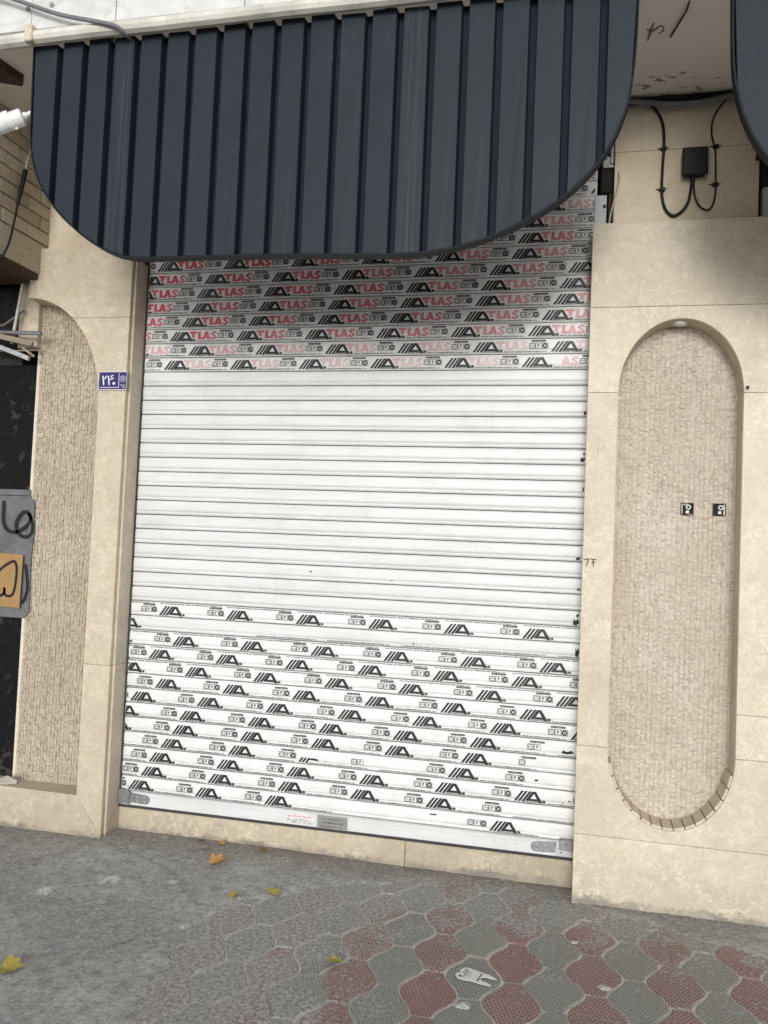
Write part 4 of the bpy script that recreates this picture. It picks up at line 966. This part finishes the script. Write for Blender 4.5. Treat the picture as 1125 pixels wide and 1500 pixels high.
# cable across the fascia
cable('overhead_cable', [(-2.2, -1.16, 4.75), (-1.2, -1.14, 4.36), (-0.5, -1.125, 4.115), (-0.171, -1.12, 4.004), (0.113, -1.12, 3.890), (0.317, -1.122, 3.832), (0.40, -1.118, 3.806), (0.425, -1.08, 3.79), (0.43, -1.0, 3.80)], 0.0095, CABLEGREY, 'grey cable slanting across the marble fascia to the canopy top', 10)

# ------------------------------------------------------------------ security camera
t = thing('security_camera', 'white bullet security camera fixed beside the canopy at the upper left', 'camera', (-0.075, -0.99, 3.53))
part('mount_plate', MB().tube([(-0.052, -0.985, 3.535), (-0.068, -0.985, 3.535)], [0.036, 0.033], 20), WHITEP, t, 0.002)
part('mount_plate_rim', MB().tube([(-0.0505, -0.985, 3.535), (-0.0525, -0.985, 3.535)], 0.034, 20), BLACK, t)
part('arm', MB().tube(smooth_path([(-0.066, -0.985, 3.535), (-0.092, -0.988, 3.530), (-0.112, -0.992, 3.518)]), 0.0105, 12), WHITEP, t)
part('knuckle', MB().tube([(-0.108, -0.990, 3.523), (-0.124, -0.995, 3.512)], [0.0165, 0.0155], 14), WHITEP, t, 0.002)
A, D = Vector((-0.120, -0.995, 3.512)), Vector((-0.86, -0.28, -0.42)).normalized()
part('housing', MB().tube([A, A+D*0.006, A+D*0.075, A+D*0.078], [0.030, 0.0385, 0.0385, 0.0375], 24), WHITEP, t, 0.001)
part('front_housing', MB().tube([A+D*0.080, A+D*0.155], [0.0385, 0.0385], 24), WHITEP, t, 0.0015)
part('sun_hood', MB().tube([A+D*0.06+Vector((0, 0, 0.008)), A+D*0.185+Vector((0, 0, 0.008))], 0.041, 24, cap=False), WHITEP, t)
part('lens_ring', MB().tube([A+D*0.156, A+D*0.160], 0.031, 20), BLACK, t)
part('adjust_screw', MB().tube([A+D*0.03+Vector((0, 0, -0.036)), A+D*0.03+Vector((0, 0, -0.050))], 0.007, 8), WHITEP, t)

# ------------------------------------------------------------------ neighbouring premises on the left
nb = thing('brick_overhang', 'buff brick side wall of the neighbouring premises at the upper left', 'brick wall', (-1.2, -0.6, 3.06))
part('bed', MB().box(-3.0, -0.603, -1.02, -0.098, 3.045, 3.848), RUST, nb)
part('lower_band', MB().box(-3.0, -0.592, -1.01, -0.085, 3.075, 3.245), BRICK, nb, 0.004)
bmesh_cache = {}
zc = 3.252; course = 0
while zc < 3.84:
    y = -0.088 - (0.10 if course % 2 else 0.0)
    first = True
    while y > -1.0:
        ln = 0.205 if not (first and course % 2) else 0.205
        a, b = max(y-ln, -1.01), y
        if first and course % 2: 
            link('brick', bevel(MB().box(-0.64, -0.590, -0.184, -0.086, zc, min(zc+0.068, 3.847)).mesh('brick', BRICK), 0.003), nb)
        link('brick', bevel(MB().box(-0.64, -0.590-random.uniform(0, 0.003), a+0.002, b-0.002, zc, min(zc+0.068, 3.847)).mesh('brick', BRICK), 0.003), nb)
        y -= ln; first = False
    zc += 0.0745; course += 1
part('corner_post', MB().box(-0.612, -0.586, -0.0995, -0.078, 3.22, 3.50), RUST, nb, 0.003)
cable('hanging_cable', [(-0.576, -0.28, 3.80), (-0.575, -0.30, 3.76), (-0.575, -0.345, 3.66), (-0.572, -0.365, 3.58)], 0.0045, CABLEWHITE, 'thin ivory cord hanging down the buff bricks behind the camera')
cable('taped_cable', [(-0.572, -0.362, 3.585), (-0.570, -0.38, 3.52), (-0.572, -0.405, 3.40), (-0.572, -0.43, 3.27), (-0.572, -0.465, 3.13), (-0.60, -0.50, 3.02)], [0.004]+[0.0135]*10+[0.0105]*3+[0.006]*12, BLACK, 'black taped cable continuing down the brick wall')
# rusty bracket under the soffit
t = thing('steel_bracket', 'dark brown steel bracket under the ceiling at the far upper left', 'bracket', (-0.4, -0.85, 3.79))
part('gusset', MB().prismz([(-0.302, -0.775), (-0.322, -0.752), (-0.42, -0.80), (-0.62, -0.82), (-0.62, -1.0), (-0.33, -0.955)], 3.806, 3.822), RUST, t, 0.002)
part('flange', MB().prismz([(-0.302, -0.775), (-0.308, -0.768), (-0.345, -0.962), (-0.33, -0.955)], 3.822, 3.851), RUST, t)
# black painted shop front
bw = thing('black_shopfront', 'peeling black painted shop front at the left edge of the picture', 'shop front', (-1.6, 0.05, 0.22))
part('lower_panel', MB().box(-3.0, -0.674, 0.005, 0.12, 0.20, 1.128), BLACKWALL, bw, 0.003)
part('upper_panel', MB().box(-3.0, -0.672, 0.012, 0.12, 1.84, 2.60), BLACKWALL, bw, 0.003)
part('cavity', MB().box(-3.0, -0.81, 0.03, 0.6, 2.602, 3.07), DARK, bw)
part('shelf_edge', MB().box(-3.0, -0.676, -0.012, 0.011, 1.832, 1.868), GREYSHEET, bw, 0.003)
gs_ = part('grey_panel', MB().box(-3.0, -0.668, -0.010, 0.11, 1.130, 1.830), GREYSHEET, bw, 0.002)
gs_['label'] = 'smeared grey painted panel with black graffiti loop'
wp = part('pale_paint_strip', MB().prism([(-0.667, 1.13), (-0.632, 1.17), (-0.640, 1.45), (-0.632, 1.62), (-0.638, 1.80), (-0.667, 1.822)], -0.0195, -0.012), GREYSHEET, bw)
grf = MB().stroke([(q[0], q[1]) for q in smooth_path([(-0.838, 1.80, 0), (-0.838, 1.70, 0), (-0.82, 1.645, 0), (-0.78, 1.622, 0), (-0.735, 1.625, 0), (-0.68, 1.66, 0), (-0.655, 1.70, 0), (-0.675, 1.735, 0), (-0.71, 1.735, 0), (-0.745, 1.69, 0), (-0.745, 1.635, 0), (-0.71, 1.60, 0), (-0.66, 1.60, 0), (-0.640, 1.64, 0), (-0.648, 1.69, 0), (-0.675, 1.733, 0)])], 0.020, -0.0225)
part('graffiti', grf, PAINTBLACK, bw)
part('graffiti', MB().stroke([(q[0], q[1]) for q in smooth_path([(-0.672, 1.44, 0), (-0.655, 1.36, 0), (-0.650, 1.29, 0), (-0.668, 1.235, 0), (-0.70, 1.215, 0)])], 0.018, -0.0235), PAINTBLACK, bw)
t = thing('cardboard_sheet', 'brown cardboard sheet with thick black brush marks on the grey panel', 'cardboard', (-0.85, -0.02, 1.19))
part('sheet', MB().prism([(-1.05, 1.20), (-0.690, 1.186), (-0.686, 1.493), (-1.05, 1.502)], -0.0290, -0.0245), CARD, t, 0.001)
part('brush_mark', MB().stroke([(q[0], q[1]) for q in smooth_path([(-0.98, 1.27, 0), (-0.90, 1.32, 0), (-0.83, 1.40, 0), (-0.775, 1.44, 0), (-0.740, 1.452, 0), (-0.722, 1.42, 0), (-0.722, 1.34, 0), (-0.735, 1.27, 0), (-0.765, 1.252, 0), (-0.792, 1.265, 0), (-0.793, 1.30, 0), (-0.80, 1.262, 0), (-0.86, 1.245, 0), (-0.95, 1.235, 0)])], 0.016, -0.0302), PAINTBLACK, t)
# broken awning bits under the overhang
tag(link('grey_pipe', MB().tube([(-1.30, -0.155, 2.772), (-0.585, -0.125, 2.748)], 0.0115, 12).mesh('grey_pipe', STEEL, False)), 'straight grey metal pipe poking out over the textured stone', 'pipe')
def stick(a, b, w_, h_, mat, lab, nm):
    a, b = Vector(a), Vector(b); d = (b-a).normalized(); s_ = d.cross(Vector((0, 0, 1))).normalized()*w_/2; u_ = s_.cross(d).normalized()*h_/2
    mb = MB(); mb.v = [tuple(p) for e in (a, b) for p in (e+s_+u_, e-s_+u_, e-s_-u_, e+s_-u_)]
    mb.f = [(0, 1, 2, 3), (7, 6, 5, 4), (0, 4, 5, 1), (1, 5, 6, 2), (2, 6, 7, 3), (3, 7, 4, 0)]; mb.mi = [0]*6
    me = mb.mesh(nm, mat); bevel(me, 0.002); return tag(link(nm, me), lab, 'stick')
stick((-1.15, -0.20, 2.795), (-0.645, -0.115, 2.690), 0.026, 0.030, WOOD, 'pale broken batten sloping below the grey pipe', 'wood_batten')
stick((-1.15, -0.14, 2.78), (-0.685, -0.08, 2.615), 0.020, 0.028, STEEL, 'dark grey bar, lowest of the broken awning pieces', 'steel_bar')
stick((-0.715, -0.105, 2.672), (-0.640, -0.10, 2.622), 0.012, 0.014, WOOD, 'short pale splinter hanging off the broken batten', 'wood_splinter')
stick((-1.10, -0.06, 2.662), (-0.640, -0.065, 2.668), 0.010, 0.008, WOOD, 'thin horizontal lath behind the broken batten', 'wood_lath')
cable('loose_wire', [(-1.1, -0.3, 3.03), (-0.95, -0.25, 3.00), (-0.82, -0.2, 2.96), (-0.74, -0.15, 2.90)], 0.005, BLACK, 'upper loose black wire in the dark opening at left')
cable('loose_wire', [(-1.05, -0.2, 2.96), (-0.90, -0.15, 2.86), (-0.86, -0.12, 2.80), (-0.80, -0.1, 2.84), (-0.745, -0.07, 2.90)], 0.007, CABLEGREY, 'lower loose grey wire above the metal pipe at left')

# ------------------------------------------------------------------ leaves and litter
LOBES = [(0, 1.0), (15, 0.74), (26, 0.58), (44, 0.92), (57, 0.66), (72, 0.56), (93, 0.76), (115, 0.50), (148, 0.33), (180, 0.22)]
def leaf_mesh(mat, seed, curl=0.25, narrow=1.0, lob=None):
    rr = random.Random(seed); out = []
    for s_ in (1, -1):
        l = lob or LOBES
        for a, r in (l if s_ == 1 else l[::-1]):
            if s_ == -1 and a in (0, 180): continue
            out.append((s_*a+rr.uniform(-4, 4), r*rr.uniform(0.85, 1.1)))
    # densify with serrations
    pts = []
    n = len(out)
    for i in range(n):
        (a0, r0), (a1, r1) = out[i], out[(i+1) % n]
        p0 = Vector((math.cos(R(a0))*r0, math.sin(R(a0))*r0)); p1 = Vector((math.cos(R(a1))*r1, math.sin(R(a1))*r1))
        for k in range(3):
            q = p0.lerp(p1, k/3); pts.append(q*(1+rr.uniform(-0.06, 0.06) if k else 1))
    mb = MB(); ph = rr.uniform(0, 6)
    def h(x, y): return curl*(0.55*abs(y)**1.3+0.25*max(x, 0)**2*math.sin(ph)+0.10*math.sin(5*x+ph)*y+0.05*math.sin(9*y+3*x))
    c = (0.12, 0)
    mb.v = [(c[0], c[1], h(*c))]+[(0.55*(p.x-c[0])+c[0], 0.55*p.y*narrow, h(0.55*p.x, 0.55*p.y)-0.015) for p in pts]+[(p.x, p.y*narrow, h(p.x, p.y)) for p in pts]
    m = len(pts)
    for i in range(m):
        j = (i+1) % m; mb.f.append((0, 1+i, 1+j)); mb.f.append((1+i, 1+m+i, 1+m+j, 1+j)); mb.mi += [0, 0]
    k = len(mb.v)
    mb.tube([(-0.15, 0, h(-0.15, 0)+0.01), (-0.55, 0.04, 0.03), (-0.85, 0.12, 0.06)], [0.022, 0.016, 0.014], 5)
    return mb.mesh('leaf', mat, True, False)
def leaf(x, y, z, size, rot, mat, seed, lab, curl=0.3, tilt=(0, 0), narrow=1.0):
    me = leaf_mesh(mat, seed, curl, narrow); o = link('fallen_leaf', me, None, (x, y, z)); o.scale = (size,)*3; o.rotation_euler = (tilt[0], tilt[1], rot)
    return tag(o, lab, 'leaf', 'fallen leaves on the pavement')
leaf(0.690, -0.285, 0.016, 0.080, 0.6, LEAF_O, 11, 'large curled ochre leaf on the cement, nearest the shutter', 0.75, (0.15, -0.15), 0.75)
leaf(0.935, -0.590, 0.014, 0.048, -1.9, LEAF_Y, 5, 'small yellow leaf with a brown tip, left of the matching yellow leaf', 0.5, (0.2, 0.1))
leaf(1.088, -0.528, 0.014, 0.050, 1.2, LEAF_Y, 8, 'bright yellow leaf at the edge of the cement and pavers', 0.4, (0.25, 0))
leaf(1.548, -1.055, 0.012, 0.052, 3.0, LEAF_Y, 21, 'yellow leaf with a dark curled end lying on the red paver', 0.6, (0.1, 0.1), 0.7)
leaf(0.405, -1.480, 0.020, 0.070, 0.4, LEAF_Y, 33, 'big yellow leaf at the lower left edge', 0.45, (0.2, 0.05))
leaf(0.50, -0.035, 0.02, 0.032, 2.2, LEAF_B, 41, 'small brownish leaf below the sill, left of three', 0.5, (0.2, 0))
leaf(0.615, -0.035, 0.02, 0.034, 0.3, LEAF_O, 42, 'small ochre leaf below the sill, middle of three', 0.6, (0.3, 0))
leaf(0.850, -0.05, 0.018, 0.040, 1.0, LEAF_B, 43, 'small brown leaf below the sill, right of three', 0.5, (0.2, 0.1))
# tooth-shaped card
t = thing('tooth_shaped_card', 'white tooth-shaped advertising card lying on a grey paver', 'card', (2.075, -0.985, 0.003))
def TP(u, v):       # card drawn in its own axes: u along the tooth (crown to roots), v across
    return (2.005+u*0.150*0.985+v*0.02, -0.972+v*0.100-u*0.028)
outl = [(0.02, 0.18), (0.10, 0.46), (0.22, 0.50), (0.45, 0.42), (0.62, 0.38), (0.80, 0.33), (1.0, 0.16), (0.90, 0.12), (0.72, 0.11), (0.64, 0.02), (0.63, -0.10), (0.68, -0.20), (0.84, -0.26), (0.97, -0.36), (0.92, -0.42), (0.72, -0.44), (0.50, -0.40), (0.25, -0.45), (0.10, -0.42), (0.0, -0.25), (-0.02, -0.10), (0.06, 0.02), (0.10, 0.06), (0.05, 0.10)]
part('card', MB().prismz([TP(*q) for q in outl], 0.0022, 0.0042), PAPER, t)
lm = MB()
for u0, u1, v0, v1 in ((0.20, 0.225, -0.30, 0.36), (0.26, 0.28, -0.1, 0.3), (0.33, 0.345, 0.10, 0.2), (0.33, 0.345, -0.15, -0.05), (0.57, 0.61, -0.32, 0.30), (0.09, 0.17, -0.30, -0.20), (0.12, 0.19, 0.02, 0.05), (0.12, 0.19, 0.12, 0.15), (0.12, 0.19, 0.22, 0.25), (0.12, 0.19, 0.32, 0.35)):
    n = max(1, int((v1-v0)/0.09))
    for i in range(n):
        a = v0+(v1-v0)*i/n; b = v0+(v1-v0)*(i+0.72)/n if n > 1 else v1
        lm.prismz([TP(u0, a), TP(u1, a), TP(u1, b), TP(u0, b)], 0.0041, 0.0046)
part('lettering', lm, BLKI, t)
def scrap(x, y, z, pts, lab, mat=PAPER, nm='paper_scrap', h=0.006, cat='paper'):
    mb = MB(); n = len(pts); mb.v = [(x, y, z+h)]+[(x+a, y+b, z+0.4*h*(i % 2)) for i, (a, b) in enumerate(pts)]+[(x+a*0.98, y+b*0.98, z-0.004) for a, b in pts]
    for i in range(n):
        j = (i+1) % n; mb.f.append((0, 1+i, 1+j)); mb.f.append((1+i, 1+n+i, 1+n+j, 1+j)); mb.mi += [0, 0]
    return tag(link(nm, mb.mesh(nm, mat)), lab, cat)
LIME = plain('pale_lime_lump', (0.42, 0.41, 0.38), 0.9, var=0.2, sc=60, bump=0.4)
scrap(2.055, -1.200, 0.003, [(-0.036, -0.004), (-0.018, -0.020), (0.010, -0.023), (0.026, -0.014), (0.030, 0.008), (0.014, 0.026), (-0.008, 0.020)], 'pale flat lump of lime below the tooth-shaped card', LIME, 'lime_lump', 0.010, 'debris')
scrap(2.552, -0.918, 0.003, [(-0.026, 0.004), (-0.012, -0.016), (0.014, -0.018), (0.027, -0.004), (0.016, 0.016), (-0.010, 0.018)], 'pale mortar blob on a red paver by the right pillar', LIME, 'mortar_blob', 0.007, 'debris')
scrap(2.44, -0.57, 0.003, [(-0.018, 0.004), (-0.008, -0.012), (0.014, -0.010), (0.020, 0.006), (0.0, 0.012)], 'small mortar blob between the pavers in front of the right pillar', LIME, 'mortar_blob', 0.005, 'debris')
scrap(0.292, -0.030, 0.012, [(-0.030, 0.006), (-0.024, -0.022), (0.022, -0.026), (0.032, 0.0), (0.012, 0.020)], 'broken chip of cream stone at the foot of the sill', STONE, 'stone_chip', 0.014, 'stone chip')
scrap(-0.655, -0.09, 0.231, [(-0.09, -0.02), (-0.04, -0.06), (0.03, -0.05), (0.07, -0.01), (0.05, 0.04), (-0.02, 0.05), (-0.07, 0.03)], 'crumpled clear plastic wrapper on the ledge at left', WHITERAIL, 'plastic_wrapper', 0.03, 'wrapper')

# grit and crumbs gathered at the foot of the wall and strewn over the cement
mb = MB(); gr = random.Random(5)
for k in range(620):
    if k < 330:
        x = gr.uniform(-1.0, 3.3); y = (-0.16 if (x < -0.02 or x > 2.43) else 0.0)-abs(gr.gauss(0, 0.045))-0.004
    else: x = gr.uniform(-0.9, 3.2); y = -gr.uniform(0.05, 1.9)
    j = int(np.argmin(abs(ys-y))); i = int(np.argmin(abs(xs-x))); z = max(Z[j, i], 0.001)
    r = gr.choice((0.0018, 0.0025, 0.0035, 0.006)) if k < 330 else gr.choice((0.0015, 0.002, 0.003))
    b = len(mb.v); ph = gr.uniform(0, 6)
    mb.v += [(x+r*math.cos(ph+a)*gr.uniform(.7, 1.3), y+r*math.sin(ph+a)*gr.uniform(.7, 1.3), z+r*0.3) for a in (0, 1.57, 3.14, 4.71)] + [(x, y, z+r*gr.uniform(0.8, 1.3)), (x, y, z-r*0.5)]
    for a in range(4):
        q = (a+1) % 4; mb.f += [(b+a, b+q, b+4), (b+q, b+a, b+5)]; mb.mi += [0, 0]
GRIT = plain('pale_grit', (0.26, 0.245, 0.215), 0.9, var=0.6, sc=30)
o = link('grit', mb.mesh('grit', GRIT, fix=False)); o['kind'] = 'stuff'; o['label'] = 'pale grit and crumbs along the foot of the shop front'; o['category'] = 'grit'
